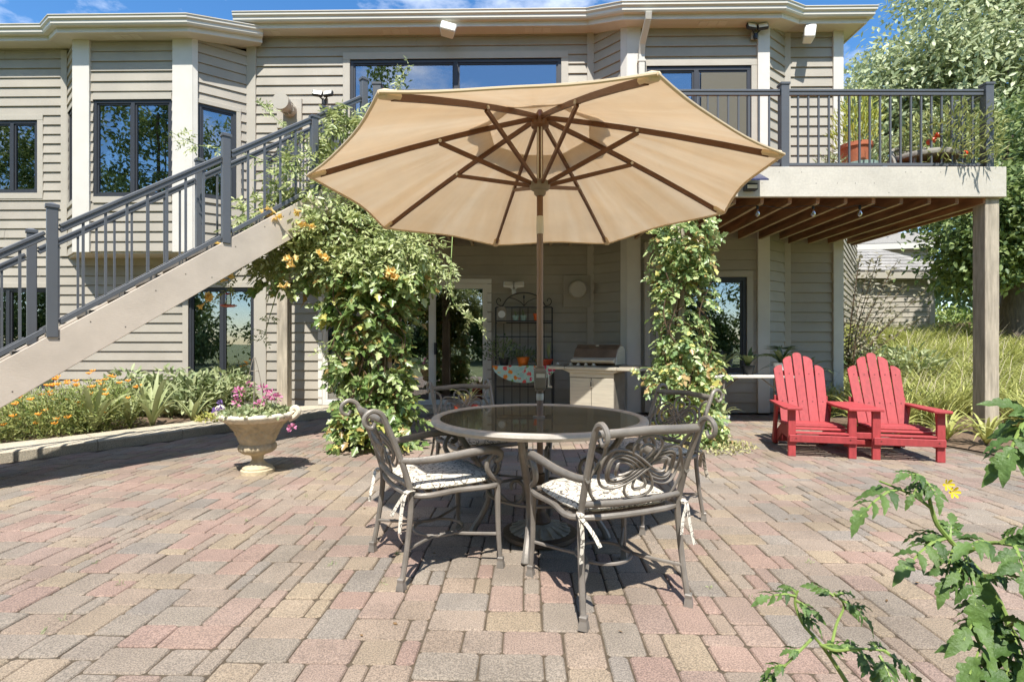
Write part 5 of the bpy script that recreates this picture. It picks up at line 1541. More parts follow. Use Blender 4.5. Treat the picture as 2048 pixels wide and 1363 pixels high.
def rosette(name, label, loc, n, L, W, m, cat='potted plant', spread=.8):
    """strap leaves arching from one crown, each leaf its own part"""
    t = thing(name, label, cat, loc)
    for k in range(n):
        a = math.tau * k / n * 2.4 + random.uniform(-.3, .3); sp = spread * random.uniform(.35, 1.1); LL = L * random.uniform(.65, 1.1)
        d = Vector((math.cos(a), math.sin(a), 0)); side = Vector((-d.y, d.x, 0))
        Vv = []; Ff = []; S_ = 6
        for i in range(S_ + 1):
            u = i / S_
            p = d * (LL * sp * (u ** 1.2)) + Vector((0, 0, LL * (u * 1.05 - sp * .75 * u ** 2.4)))
            w = W * (math.sin(math.pi * min(1, .18 + u * .82)) ** .8) * (1 - u * .15) / 2 if u < 1 else .001
            Vv += [p - side * w + Vector((0, 0, w * .4)), p, p + side * w + Vector((0, 0, w * .4))]
        for i in range(S_):
            b = 3 * i
            Ff += [(b, b + 1, b + 4, b + 3), (b + 1, b + 2, b + 5, b + 4)]
        MB().add(Vv, Ff).build('leaf', m, t, smooth=True)
    return t


tz = .785
pot('plant_pot', 'yellow orange glazed pot on the iron rack shelf', (.18, 8.44, tz), .105, .135, M['orangepot'])
clump('potted_plant', 'dark leafy plant in the yellow orange pot', (.18, 8.44, tz + .11), 120, .19, .17, .09, .05, M['leaf_dark'])
pot('plant_pot', 'dark pot at the left end of the iron rack shelf', (-.13, 8.44, tz), .09, .12, M['blackmetal'])
clump('potted_plant', 'loose twiggy plant spilling over the left of the iron rack', (-.17, 8.42, tz + .06), 260, .30, .42, .06, .04, M['leaf_dark'], 'oval')
pot('plant_pot', 'shallow red pot on the right of the iron rack shelf', (.52, 8.44, tz), .15, .10, M['redpot'])
clump('potted_plant', 'dark trailing plant between the pots on the rack', (.40, 8.40, tz + .02), 110, .14, .12, .06, .04, M['leaf_dark'])
rosette('potted_plant', 'upright green blades in the shallow red pot on the rack', (.60, 8.46, tz + .08), 7, .34, .03, M['leaf_iris'], spread=.3)
for x, l in ((.06, 'left of the pair'), (.19, 'right of the pair')):
    pot('plant_pot', 'small teal and white pot on the upper rack shelf, ' + l, (x, 8.60, 1.516), .055, .085, M['teal'])
    rosette('potted_plant', 'spiky little aloe on the upper rack shelf, ' + l, (x, 8.60, 1.58), 7, .17, .016, M['leaf_dark'], spread=.7)
pot('plant_pot', 'small bright orange pot on the upper rack shelf', (.41, 8.60, 1.516), .06, .115, mat('bright_orange_pot', S(226, 96, 28), .45, var=.06))
rosette('potted_plant', 'spiky little aloe in the bright orange pot', (.41, 8.60, 1.61), 6, .14, .016, M['leaf_iris'], spread=.5)
pot('plant_pot', 'terracotta pot standing by the glass sliding door', (-.66, 7.55, 0), .18, .24, M['redpot'])
rosette('potted_plant', 'large green aloe in the terracotta pot by the sliding door', (-.66, 7.55, .2), 13, .50, .05, M['leaf_iris'], spread=.9)

# ------------------------------------------------------------------ white folding table with houseplants
ft = thing('folding_table', 'white folding table with grey metal legs below the shaded window', 'table', (3.42, 7.45, 0))
MB().box(-.62, .62, -.22, .28, .655, .695).build('table_top', M['tabletop'], ft, bevel=.008)
for x in (-.45, .45):
    for y in (-.16, .22):
        MB().tube([(x, y, 0), (x, y, .655)], .012, 8).build('leg', M['steelgrey'], ft, smooth=True)
    MB().tube([(x, -.16, .03), (x, .22, .03)], .011, 8).build('foot_bar', M['steelgrey'], ft, smooth=True)
    MB().tube([(x, .03, .42), (x * .35, .03, .65)], .009, 8).build('brace', M['steelgrey'], ft, smooth=True)
    MB().tube([(x, -.16, .42), (x, .22, .42)], .009, 8).build('brace', M['steelgrey'], ft, smooth=True)
pot('plant_pot', 'white pot at the right end of the folding table', (3.83, 7.40, .696), .10, .17, M['whiteplast'])
rosette('potted_plant', 'broad leaved plant in the white pot on the folding table', (3.83, 7.40, .83), 16, .36, .075, M['leaf_dark'], spread=.95)
pot('plant_pot', 'dark pot in the middle of the folding table', (3.38, 7.45, .696), .09, .13, M['blackmetal'])
rosette('potted_plant', 'strap leaved houseplant in the middle of the folding table', (3.38, 7.45, .80), 15, .42, .06, M['leaf_dark'], spread=1.0)
pot('plant_pot', 'dark pot at the left end of the folding table', (3.02, 7.5, .696), .09, .12, M['blackmetal'])
rosette('potted_plant', 'tangled broad leaved plant beside the right vine on the folding table', (3.02, 7.45, .78), 16, .40, .06, M['leaf_dark'], spread=1.05)
pot('plant_pot', 'tall dark pot behind the red seat', (4.28, 7.7, 0), .17, .34, M['terracotta'])
rosette('potted_plant', 'drooping dark fern behind the red seat', (4.30, 7.7, .60), 20, .55, .05, M['leaf_dark'], spread=1.15)
pl_ = thing('potted_plant', 'slender plant with one flat umbrella crown beside the wall', 'potted plant', (4.08, 7.9, .5))
MB().tube(catmull([(0, 0, -.2), (.01, 0, .2), (0, 0, .56)], 4), .007, 5).build('stem', M['stem'], pl_)
n = 60; a = rng.uniform(0, math.tau, n)
leaves('foliage', np.stack([np.zeros(n), np.zeros(n), np.full(n, .56)], 1), np.stack([np.cos(a), np.sin(a), rng.uniform(-.1, .25, n)], 1), np.tile([0, 0, 1.], (n, 1)), .26, .05, M['leaf_dark'], 'lance', pl_)
pot('plant_pot', 'white pot on the pavers at the foot of the right vine', (2.88, 7.1, 0), .09, .16, M['whiteplast'])
rosette('potted_plant', 'small strap plant in the white pot by the right vine', (2.88, 7.1, .13), 8, .3, .04, M['leaf_iris'], spread=.9)
# low dark cladding below the window reads as the wall itself

# ------------------------------------------------------------------ lights, speakers, feeders
def floodlight(label, p, yaw=0.0, m=None, sp=.09):
    t = thing('floodlight', label, 'floodlight', p, yaw, 'twin head floodlights')
    dk = m or M['blackmetal']
    MB().box(-.05, .05, -.03, 0, -.06, .06).build('mount', M['trim_taupe'], t, bevel=.005)
    MB().lathe([(.0, -.05), (.03, -.04), (.035, 0), (.03, .035), (0, .04)], 14, (0, -.06, -.03)).build('sensor', dk, t, smooth=True)
    for s_ in (-1, 1):
        MB().tube([(0, -.05, .0), (s_ * sp * .8, -.09, .06)], .011, 8).build('arm', dk, t, smooth=True)
        Mx = Matrix.Translation((s_ * sp, -.11, .09)) @ Matrix.Rotation(R(-22), 4, 'X') @ Matrix.Rotation(R(s_ * -10), 4, 'Z')
        hd = MB().box(-.082, .082, -.028, .028, -.05, .05, Mx).build('lamp_head', dk, t, bevel=.012, smooth=True)
        MB().box(-.068, .068, -.034, -.027, -.038, .038, Mx).build('lens', M['lens'], hd, bevel=.004)
    return t


floodlight('white twin floodlight on the shaded wall above the iron rack', (.03, 8.80, 2.03), 0, M['whiteplast'])
floodlight('black twin floodlight beside the stair top on the sunlit wall', (-3.15, 8.77, 5.20), 0)
floodlight('black twin floodlight under the eave of the right bay', (3.86, 8.30, 6.03), 0)


def speaker(label, p, rz, ry):
    t = thing('outdoor_speaker', label, 'speaker', p, 0, 'white outdoor speakers')
    Mx = Matrix.Rotation(rz, 4, 'Z') @ Matrix.Rotation(R(-18), 4, 'X') @ Matrix.Rotation(ry, 4, 'Y')
    b = MB()
    b.add([Mx @ Vector(v) for v in ((-.13, -.10, -.085), (.13, -.10, -.085), (.10, .08, -.07), (-.10, .08, -.07), (-.13, -.10, .085), (.13, -.10, .085), (.10, .08, .07), (-.10, .08, .07))], [(0, 3, 2, 1), (4, 5, 6, 7), (0, 1, 5, 4), (1, 2, 6, 5), (2, 3, 7, 6), (3, 0, 4, 7)])
    b.build('cabinet', M['whiteplast'], t, bevel=.014, smooth=True)
    MB().box(-.118, .118, -.106, -.100, -.074, .074, Mx).build('grille', M['lightplast'], t, bevel=.004)
    MB().bar((0, .02, 0), (0, .16, .10), .03, .02).build('bracket', M['whiteplast'], t)
    MB().lathe([(.008, 0), (.008, .002), (0, .002)], 8).build('badge', M['blackmetal'], t, loc=Mx @ Vector((.09, -.107, -.055)), rot=(R(90), 0, 0))
    return t


speaker('white outdoor speaker above the long upper window', (-1.06, 8.60, 6.30), R(12), R(12))
speaker('white outdoor speaker tilted on end near the right corner', (4.82, 8.45, 6.14), R(-14), R(100))

for nm, (x, y, z), L, lab in (('bird_feeder', (-3.30, 6.05, 1.56), .34, 'clear nectar feeder with red base hanging below the stair'), ('bird_feeder', (-2.95, 6.45, 1.80), .12, 'small red feeder dish hanging inside the vine')):
    t = thing(nm, lab, 'bird feeder', (x, y, z), 0, 'nectar feeders')
    MB().lathe([(0, 0), (.06, .005), (.092, .02), (.09, .028), (.03, .034), (.0, .036)], 24).build('dish', M['redfeeder'], t, smooth=True)
    if L > .2:
        MB().lathe([(.03, .034), (.034, .05), (.034, .13), (.026, .15), (0, .152)], 16).build('bottle', M['bulbglass'], t, smooth=True)
        MB().lathe([(.03, .15), (.03, .165), (0, .17)], 12).build('cap', M['redfeeder'], t, smooth=True)
    for k in range(4):
        a = k * math.tau / 4
        MB().lathe([(.012, 0), (.008, .012), (0, .014)], 8, (.065 * math.cos(a), .065 * math.sin(a), .024)).build('port', M['orange'], t, smooth=True)
    MB().tube([(0, 0, .034 if L < .2 else .16), (.0, 0, L + .25)], .0022, 5).build('hook_wire', M['blackmetal'], t)

sol = thing('solar_light', 'small solar panel lamp fixed to the deck fascia beside the umbrella', 'lamp', (2.78, DF - .06, 3.06))
MB().add([(-.13, -.20, -.07), (.13, -.20, -.07), (.13, .0, .05), (-.13, .0, .05), (-.13, -.20, -.055), (.13, -.20, -.055), (.13, .0, .065), (-.13, .0, .065)], [(0, 3, 2, 1), (4, 5, 6, 7), (0, 1, 5, 4), (1, 2, 6, 5), (2, 3, 7, 6), (3, 0, 4, 7)]).build('panel', M['solar'], sol)
MB().box(-.07, .07, -.07, .01, -.14, -.06).build('housing', M['blackmetal'], sol, bevel=.006)
MB().box(-.055, .055, -.085, -.07, -.125, -.085).build('lens', M['lens'], sol)

sl_ = thing('string_lights', 'clear bulb string lights looped under the deck front', 'string lights', (0, 0, 0))
bx = [-1.0, -.4, .25, .9, 1.55, 2.25, 2.95, 3.62, 4.18]
cp_ = []
for i, x in enumerate(bx):
    cp_ += [(x, DF + .10, 2.80), (x + .32, DF + .10, 2.765)]
MB().tube(catmull(cp_, 4), .004, 5).build('cable', M['blackmetal'], sl_)
for x in bx:
    so_ = MB().lathe([(.012, 0), (.015, -.005), (.015, -.045), (.010, -.05)], 10, (x, DF + .10, 2.80)).build('socket', M['blackmetal'], sl_, smooth=True)
    MB().lathe([(.011, -.048), (.02, -.07), (.028, -.095), (.024, -.12), (.008, -.135), (0, -.136)], 12, (x, DF + .10, 2.80)).build('bulb', M['bulbglass'], so_, smooth=True)

# ------------------------------------------------------------------ things on the deck
pot('plant_pot', 'terracotta pot standing on a teal pot on the deck', (4.46, 6.75, 3.44), .19, .27, M['terracotta'])
clump('potted_plant', 'tall yellow green plant in the terracotta pot on the deck', (4.46, 6.75, 3.68), 420, .26, .70, .15, .05, lm('yellow_plant_leaf', S(158, 168, 62), S(206, 204, 110), .35), 'lance', up=1.6)
pot('plant_pot', 'round teal glazed pot on the deck behind the balusters', (4.46, 6.70, 3.2), .22, .23, M['teal'])
wb = thing('deck_chair', 'grey round backed wicker chair on the deck behind the balusters', 'chair', (5.12, 6.72, 3.2))
Vv = []; K = 22
for i in range(K + 1):
    a = math.pi * i / K
    for z in (0, .12, .24, .36, .46):
        r = .42 - .05 * (z / .46)
        Vv.append((r * math.cos(a) * 1.0, -.30 + .3 * math.sin(a), z * (0.25 + .75 * math.sin(a) ** .6)))
mb = MB().add(Vv, [(i * 5 + j, (i + 1) * 5 + j, (i + 1) * 5 + j + 1, i * 5 + j + 1) for i in range(K) for j in range(4)])
mb.build('woven_back', M['wicker'], wb, smooth=True)
MB().tube([Vector((.375 * math.cos(math.pi * i / K), -.30 + .3 * math.sin(math.pi * i / K), .462 * (.25 + .75 * math.sin(math.pi * i / K) ** .6))) for i in range(K + 1)], .022, 8).build('top_rim', M['wicker'], wb, smooth=True)
MB().lathe([(0, .20), (.36, .20), (.37, .23), (.36, .26), (0, .265)], 24, (0, -.22, 0)).build('seat', M['wicker'], wb, smooth=True)
for sx, sy in ((-1, -1), (1, -1), (-1, 1), (1, 1)): MB().tube([(sx * .24, -.22 + sy * .2, 0), (sx * .24, -.22 + sy * .2, .2)], .018, 6).build('leg', M['wicker'], wb)
dt = clump('tomato_plant', 'sprawling tomato plant with red fruit hanging through the deck railing', (5.42, 6.50, 3.22), 1500, .55, .95, .11, .06, lm('deck_tomato_leaf', S(128, 140, 76), S(178, 180, 116), .3), 'lance', 'tomato plant', droop=1.0)
for (x, z) in ((-.30, .42), (-.40, .34), (.02, .20), (-.36, .36)):
    MB().lathe([(0, -.034), (.022, -.03), (.036, -.008), (.034, .016), (.02, .03), (0, .027)], 14, (x, -.25, z)).build('tomato', mat('ripe_tomato', S(214, 74, 34), .3, var=.05), dt, smooth=True)
clump('potted_plant', 'thin straggly plant on the deck beside the corner board', (3.98, 6.6, 3.2), 140, .22, .34, .08, .035, M['leaf_bed'], 'lance')
clump('potted_plant', 'bushy green plant on the deck under the red tomatoes', (4.95, 7.3, 3.2), 900, .5, .95, .12, .07, M['leaf_bed'], 'lance')

# ------------------------------------------------------------------ climbing vines
def sprays(name, Pb, D, Nn, m, parent, nl=7, Lr=.20, scl=None, L=.085, W=.075, kind='oval', jit=.25):
    """pinnate leaves: nl leaflets along a drooping midrib"""
    n = len(Pb); D = unit(D); side = unit(np.cross(D, Nn)); Nn = np.cross(side, D)
    PP = []; AA = []; NN = []; LL = []
    scl = np.ones(n) if scl is None else scl; Lr = (Lr * scl)[:, None]
    for k in range(nl):
        u = (k // 2 + 1) / (nl // 2 + 1) if k < nl - 1 else 1.0
        sg = 0 if k == nl - 1 else (1 if k % 2 else -1)
        p = Pb + D * (u * Lr) + np.array([[0, 0, -1.0]]) * (u * u * Lr * .35)
        ax = D * (.55 if sg else 1.0) + side * (sg * .9) + np.array([0, 0, -.35]) + rnd(n, jit)
        PP.append(p); AA.append(ax); NN.append(Nn + rnd(n, jit * 1.3)); LL.append(rng.uniform(.5, 1.3, n) * L * scl)
    LL = np.concatenate(LL)
    return leaves(name, np.concatenate(PP), np.concatenate(AA), np.concatenate(NN), LL, LL * W / L, m, kind, parent)


def blob_points(blobs, per, shell=.35):
    P = []; O = []
    for (cx, cy, cz, rx, ry, rz, w) in blobs:
        n = int(per * w)
        d = unit(rnd(n)); r = 1 - shell * rng.uniform(0, 1, n) ** 1.6
        lump = 1 + .13 * np.sin(d[:, 0] * 7 + cx * 5) + .12 * np.sin(d[:, 2] * 9 + cz * 3)
        q = d * (r * lump)[:, None] * np.array([rx, ry, rz])
        P.append(q + np.array([cx, cy, cz])); O.append(d)
    return np.concatenate(P), np.concatenate(O)


M['leaf_vine_up'] = lm('upper_vine_leaf', S(136, 152, 84), S(204, 208, 148), .34, .4, .6)


def vine(name, label, blobs, per, m, L, Lr, strands, stems, group=None, split=False):
    t = thing(name, label, 'vine', (blobs[0][0], blobs[0][1], 0), 0, group)
    off = np.array([blobs[0][0], blobs[0][1], 0.])
    P, O = blob_points(blobs, per)
    keep = P[:, 2] > .03
    P, O = P[keep], O[keep]
    n = len(P)
    D = O * np.array([.9, .9, .35]) + rnd(n, .45) + np.array([0, -.1, -.25])
    Nn = O * .9 + np.array([0, -.25, .75]) + rnd(n, .3)
    sc_ = np.ones(n)
    for (pts_, nn_) in strands:                         # loose shoots that reach out of the mass
        C = catmull(pts_, 8)
        MB().tube([p - Vector(off) for p in C], [.006, .004, .0025], 5).build('shoot', M['stem'], t)
        idx = rng.integers(0, len(C), nn_)
        q = np.array([tuple(C[i]) for i in idx]) + rnd(nn_, .012)
        P = np.concatenate([P, q]); sc_ = np.concatenate([sc_, np.full(nn_, .55)]); d = unit(rnd(nn_) + np.array([0, -.4, .1])); D = np.concatenate([D, d]); Nn = np.concatenate([Nn, rnd(nn_, .4) + np.array([0, -.4, .8])])
    hi = (P[:, 2] > 1.95) | (sc_ < .9) if split else np.zeros(len(P), bool)
    if split: tag(sprays('upper_foliage', P[hi] - off, D[hi], Nn[hi], M['leaf_vine_up'], t, nl=9, Lr=Lr * 1.1, L=L * .92, W=L * .52, kind='oval', scl=sc_[hi]), kind='stuff')
    lo_ = ~hi
    tag(sprays('foliage', P[lo_] - off, D[lo_], Nn[lo_], m, t, Lr=Lr, L=L, W=L * .9, kind='tooth', scl=sc_[lo_]), kind='stuff')
    for k in range(7):                                  # woody runners wandering over the face of the column
        b0 = blobs[0]; a0 = random.uniform(-2.6, -.5); z0 = random.uniform(0, .8)
        pts_ = [Vector((b0[0] + math.cos(a0 + q * .5 * random.uniform(-1, 1)) * b0[3] * 1.02, b0[1] + math.sin(a0) * b0[4] * 1.02, z0 + q * .35)) for q in range(5)]
        MB().tube([p - Vector(off) for p in catmull(pts_, 4)], [.011, .008, .005], 5).build('stem', M['twig'], t, smooth=True)
    for s_ in stems:
        MB().tube([p - Vector(off) for p in catmull(s_, 6)], [.02, .016, .010, .006], 6).build('stem', M['twig'], t, smooth=True)
    return t, off


LV = [(-1.55, 5.85, 1.15, .34, .30, 1.15, 1.25), (-1.50, 5.72, .25, .42, .32, .34, .6), (-1.98, 5.95, 2.45, .58, .40, .46, 1.2), (-2.62, 6.0, 2.42, .46, .38, .40, .8), (-1.42, 5.88, 2.10, .46, .38, .42, .95),
      (-1.62, 5.9, 1.75, .5, .4, .55, .7), (-2.22, 5.95, 2.95, .42, .38, .48, .7), (-1.95, 6.05, 3.42, .28, .30, .40, .5), (-1.88, 6.10, 3.74, .20, .24, .18, .2), (-1.02, 5.8, 2.15, .20, .24, .26, .2), (-2.45, 6.0, 2.05, .40, .34, .28, .4)]
strL = [([at(600, 345, 5.7), at(520, 318, 5.6), at(450, 298, 5.5), at(395, 290, 5.5), at(340, 263, 5.4)], 26), ([at(690, 380, 5.8), at(620, 300, 5.7), at(560, 245, 5.6), at(525, 212, 5.6)], 30),
        ([at(820, 200, 6.0), at(800, 175, 6.0), at(808, 140, 5.9), at(828, 130, 5.9)], 22), ([at(905, 470, 5.6), at(902, 540, 5.5), at(905, 600, 5.5), at(935, 635, 5.4), at(955, 645, 5.4)], 34),
        ([at(480, 470, 5.8), at(450, 510, 5.7), at(470, 560, 5.7), at(430, 600, 5.6)], 22), ([at(560, 560, 5.9), at(540, 630, 5.9), at(520, 680, 5.8), at(470, 660, 5.8)], 14), ([at(700, 600, 5.5), at(660, 690, 5.4), at(640, 705, 5.4)], 8)]
stmL = [[(-1.55, 6.1, 0), (-1.5, 6.0, 1.0), (-1.7, 6.0, 2.0), (-2.0, 6.05, 3.3)], [(-1.45, 5.95, 0), (-1.6, 5.9, .9), (-1.4, 5.9, 1.9), (-1.1, 5.8, 2.3)], [(-1.7, 6.0, 1.8), (-2.1, 5.9, 2.3), (-2.7, 5.9, 2.5)]]
vl, voff = vine('trumpet_vine', 'large trumpet vine with yellow flowers climbing the left deck post and stairs', LV, 330, M['leaf_vine'], .088, .19, strL, stmL, split=True)
RV = [(1.97, 6.05, 1.25, .26, .25, 1.30, 1.6), (1.99, 6.0, 2.35, .28, .27, .45, .6), (2.02, 5.92, .22, .36, .30, .30, .5), (2.07, 6.0, .8, .30, .28, .5, .4), (1.80, 5.85, .72, .24, .22, .26, .2)]
vr, voff2 = vine('climbing_vine', 'pale leafy vine column climbing the middle deck post', RV, 300, M['leaf_vine2'], .07, .15,
                 [([at(1330, 480, 6), at(1300, 520, 5.9), at(1305, 560, 5.9)], 10), ([at(1400, 560, 5.9), at(1430, 580, 5.8), at(1425, 620, 5.8)], 10), ([at(1330, 740, 5.8), at(1285, 735, 5.7), at(1270, 750, 5.7)], 12)],
                 [[(1.95, 6.2, 0), (1.9, 6.15, 1.0), (2.0, 6.1, 2.0), (1.95, 6.1, 2.7)]])
# creeping base of the right vine
n = 700; a = rng.uniform(0, math.tau, n); r_ = np.sqrt(rng.uniform(0, 1, n))
Pq = np.stack([2.12 + r_ * .55 * np.cos(a), 5.72 + r_ * .42 * np.sin(a), rng.uniform(.01, .12, n) * (1.2 - r_)], 1)
gc = leaves('ground_cover', Pq, rnd(n) + np.array([0, 0, .2]), rnd(n, .5) + np.array([0, -.2, 1]), .04, .035, lm('ground_cover_leaf', S(150, 150, 96), S(196, 188, 136), .2), 'quad')
tag(gc, 'pale ground cover spreading over the pavers below the right vine', 'ground cover', kind='stuff')

# trumpet flowers on the left vine
def trumpet_mesh():
    mb = MB(); K = 15
    prof = [(.004, 0), (.009, .02), (.014, .045), (.020, .062), (.036, .075)]
    V = []
    for i, (r, z) in enumerate(prof):
        for k in range(K):
            a = math.tau * k / K
            rr = r * (1 + (.22 * math.cos(5 * a) if i == 4 else 0))
            V.append((rr * math.cos(a), rr * math.sin(a), z - (.006 * math.cos(5 * a + math.pi) if i == 4 else 0)))
    F = [(i * K + k, i * K + (k + 1) % K, (i + 1) * K + (k + 1) % K, (i + 1) * K + k) for i in range(len(prof) - 1) for k in range(K)]
    return mb.add(V, F).mesh('trumpet', M['trumpet'], True, angle=70)


tm = trumpet_mesh()
fl = [(540, 432, 9), (622, 448, 5), (790, 552, 11), (655, 510, 5), (595, 526, 5), (455, 488, 4), (450, 512, 3), (420, 600, 5), (448, 555, 2), (562, 570, 2), (605, 430, 2)]
for (u, v, k_) in fl:
    c = at(u, v, 5.42)
    head = empty('flower_cluster', c - Vector(voff), 0, vl)
    for k in range(k_):
        d = Vector((random.gauss(0, .7), -.7 + random.gauss(0, .4), random.gauss(.1, .5))).normalized()
        o = link('flower', tm, head, Vector((random.gauss(0, .045), random.gauss(-.02, .02), random.gauss(0, .03))), d.to_track_quat('Z', 'Y').to_euler())
        o.scale = (.86, .86, .95)

# ------------------------------------------------------------------ trees
def tree(name, label, base, trunk_pts, r0, lobes, ncl, nleaf, L, W, m, kind='lance', group=None, limbs=9, spread=.55, bark=None, hang=.35):
    t = thing(name, label, 'tree', base, 0, group)
    off = np.array(base, float)
    C = catmull(trunk_pts, 5)
    tk = MB().tube([p - Vector(base) for p in C], [r0 * 1.25, r0, r0 * .8, r0 * .55, r0 * .3], 10)
    P, O = blob_points([(*lb, w) for *lb, w in [(*q[:6], q[6]) for q in lobes]], ncl, .45)
    top = C[-1]
    for k in range(limbs):
        q = Vector(P[rng.integers(0, len(P))]); s_ = C[int(len(C) * random.uniform(.45, .98)) - 1]
        mid = s_.lerp(q, .5) + Vector((random.gauss(0, .2), random.gauss(0, .2), .25))
        tk.tube([p - Vector(base) for p in catmull([s_, mid, q], 4)], [r0 * .38, r0 * .2, r0 * .05], 6)
    tk.build('trunk', bark or M['bark'], t, smooth=True)
    n = len(P)
    idx = np.repeat(np.arange(n), nleaf)
    q = P[idx] + rnd(len(idx), spread * .5) * np.array([1, 1, .8])
    o = O[idx]
    A = o * .4 + rnd(len(idx), .7) + np.array([0, 0, -hang])
    Nn = o * .5 + np.array([0, -.25, .7]) + rnd(len(idx), .45)
    leaves('crown', q - off, A, Nn, rng.uniform(.7, 1.3, len(idx)) * L, W, m, kind, t)
    return t


tree('leafy_tree', 'tall pale leaved tree rising behind the deck railing', (21.0, 22.0, 1.2), [(21.0, 22.0, 1.0), (20.8, 22, 4.5), (20.6, 21.8, 8), (21, 21.6, 11), (21.8, 21.6, 15)], .3,
     [(17.9, 21.5, 9.4, 4.5, 3.4, 2.9, .8), (21.6, 21.6, 13.0, 5.4, 3.6, 4.6, 1.2), (23.4, 21.4, 8.2, 4.2, 3.3, 3.0, .8), (22.5, 21.6, 17.6, 4.8, 3.4, 3.2, .5), (16.9, 21.5, 11.8, 2.9, 2.8, 1.7, .35)], 230, 85, .30, .19, M['leaf_tree'], 'quad', limbs=26, spread=1.0)
tree('maple_tree', 'dark leaved tree with a thick forked trunk behind the corner post', (11.75, 12.2, .85), [(11.75, 12.2, .7), (11.75, 12.2, 1.6), (11.85, 12.2, 2.6), (12.1, 12.3, 4.5), (12.8, 12.4, 7.0)], .28,
     [(11.5, 12.0, 3.95, 1.35, 1.35, 1.1, .8), (14.3, 12.5, 4.2, 2.0, 1.7, 1.6, .9), (10.75, 12.2, 3.1, .55, .8, .6, .25), (14.4, 12.6, 6.2, 2.4, 2.0, 1.9, .9), (12.8, 11.8, 2.8, .7, .7, .45, .15)], 190, 60, .15, .12, M['leaf_maple'], 'oval', limbs=12)
hd = thing('hedge', 'clipped green hedge beyond the siding wing', 'hedge', (17.5, 19.5, 1.1))
n = 5000
Pq = np.stack([rng.uniform(-3.2, 6, n), rng.uniform(-.7, .7, n), rng.uniform(0, 1, n) ** .7 * 1.25], 1); Pq[:, 2] += .15 * np.sin(Pq[:, 0] * 3)
leaves('foliage', Pq, rnd(n) + np.array([0, -.3, .5]), rnd(n, .5) + np.array([0, -.6, .8]), .16, .11, M['leaf_hedge'], 'oval', hd)
MB().box(-3.1, 5.9, -.35, .35, -.1, .8).build('inner_stems', M['twig'], hd)
# a belt of far trees closing the view at the right
for k, (x, y, h) in enumerate(((27, 30, 7), (34, 31, 8), (40, 27, 9))):
    tree('far_tree', ['rounded far tree seen low behind the hedge', 'far tree right of the maple trunk', 'far tree at the right picture edge'][k], (x, y, 1.1), [(x, y, 1.0), (x, y, 2.5), (x + .2, y, 4.5), (x, y, h * .8)], .3, [(x, y, h * .5, 3.6, 3, h * .38, 1)], 130, 18, .42, .32, M['leaf_maple'], 'oval', 'far trees', limbs=6, spread=1.0)
# trees standing behind the viewer; the windows mirror them
for k, (x, y, h) in enumerate(((-14, -13, 17), (-8.5, -15, 18), (-2.5, -17, 13), (3.4, -16, 14.5), (9, -15, 13), (15, -14, 16), (-20, -11, 17), (-26, -11, 16), (-32, -12, 18), (-38, -10, 17), (21, -13, 15), (-11, -12, 9), (6, -13, 8), (0.5, -14, 7.5))):
    tree('garden_tree', 'leafy tree across the garden, mirrored in the window glass', (x, y, -.05), [(x, y, -.1), (x + .1, y, 1.5), (x, y, 3.2), (x, y, h * .8)], .2, [(x, y, h * .55, 3.0, 2.4, h * .46, 1), (x + .8, y + .4, 1.6, 2.8, 1.6, 1.5, .5)], 190, 46, .30, .24, M['leaf_maple'], 'quad', 'trees mirrored in the windows', limbs=7, spread=.8)

# ------------------------------------------------------------------ bank planting
def blades(name, P, D, L, W, m, parent=None, arch=.8, seg=4):
    n = len(P); D = unit(D * np.array([1, 1, 0.])); side = np.stack([-D[:, 1], D[:, 0], np.zeros(n)], 1)
    rows = []
    for i in range(seg + 1):
        u = i / seg
        p = P + D * (L * arch * u ** 1.5)[:, None] * .8 + np.array([0, 0, 1.]) * (L * (u - .55 * arch * u ** 2.6))[:, None]
        w = (W * (1 - u ** 2) * (.5 if u == 0 else 1) + .0008)[:, None] * .5
        rows += [p - side * w, p + side * w]
    V = np.stack(rows, 1)
    k = 2 * (seg + 1)
    Fq = np.array([(2 * i, 2 * i + 1, 2 * i + 3, 2 * i + 2) for i in range(seg)])
    F = (Fq[None] + (np.arange(n) * k)[:, None, None]).reshape(-1, 4)
    me = npmesh(name, V.reshape(-1, 3), F, m)
    return link(name, me, parent)


C = []
while len(C) < 340:
    x, y = rng.uniform(4.4, 12.5), rng.uniform(5.95, 14)
    if x < right_edge(min(y, 8.9)) + .12: continue
    if x < 5.75 and y > 8.4: continue
    if (x - 5.6) ** 2 + (y - 6.27) ** 2 < .10: continue
    if y > 11.5 and x > 11.3: continue
    C.append((x, y))
C = np.array(C)
idx = np.repeat(np.arange(len(C)), 60); n = len(idx)
Pq = np.zeros((n, 3)); Pq[:, :2] = C[idx] + rng.normal(0, .10, (n, 2)); Pq[:, 2] = [bank(x, y) - .03 for x, y in Pq[:, :2]]
Lq = rng.uniform(.5, 1.0, n)
gb = blades('ornamental_grass', Pq, rnd(n), Lq, rng.uniform(.012, .022, n), M['grass'])
gb.data.name = 'ornamental_grass'
tag(gb, 'dense yellow green daylily and grass foliage covering the bank', 'grass', kind='stuff')
n = 900
pick = C[rng.integers(0, len(C), n)]
Pq = np.zeros((n, 3)); Pq[:, :2] = pick + rng.normal(0, .15, (n, 2)); Pq[:, 2] = [bank(x, y) for x, y in Pq[:, :2]]
gs = blades('dry_stalks', Pq, np.tile([1., -.15, 0], (n, 1)) + rnd(n, .5), rng.uniform(.7, 1.15, n), np.full(n, .009), M['straw'], None, arch=.45)
tag(gs, 'pale dry flower stalks leaning above the bank grass', 'dry stalks', kind='stuff')
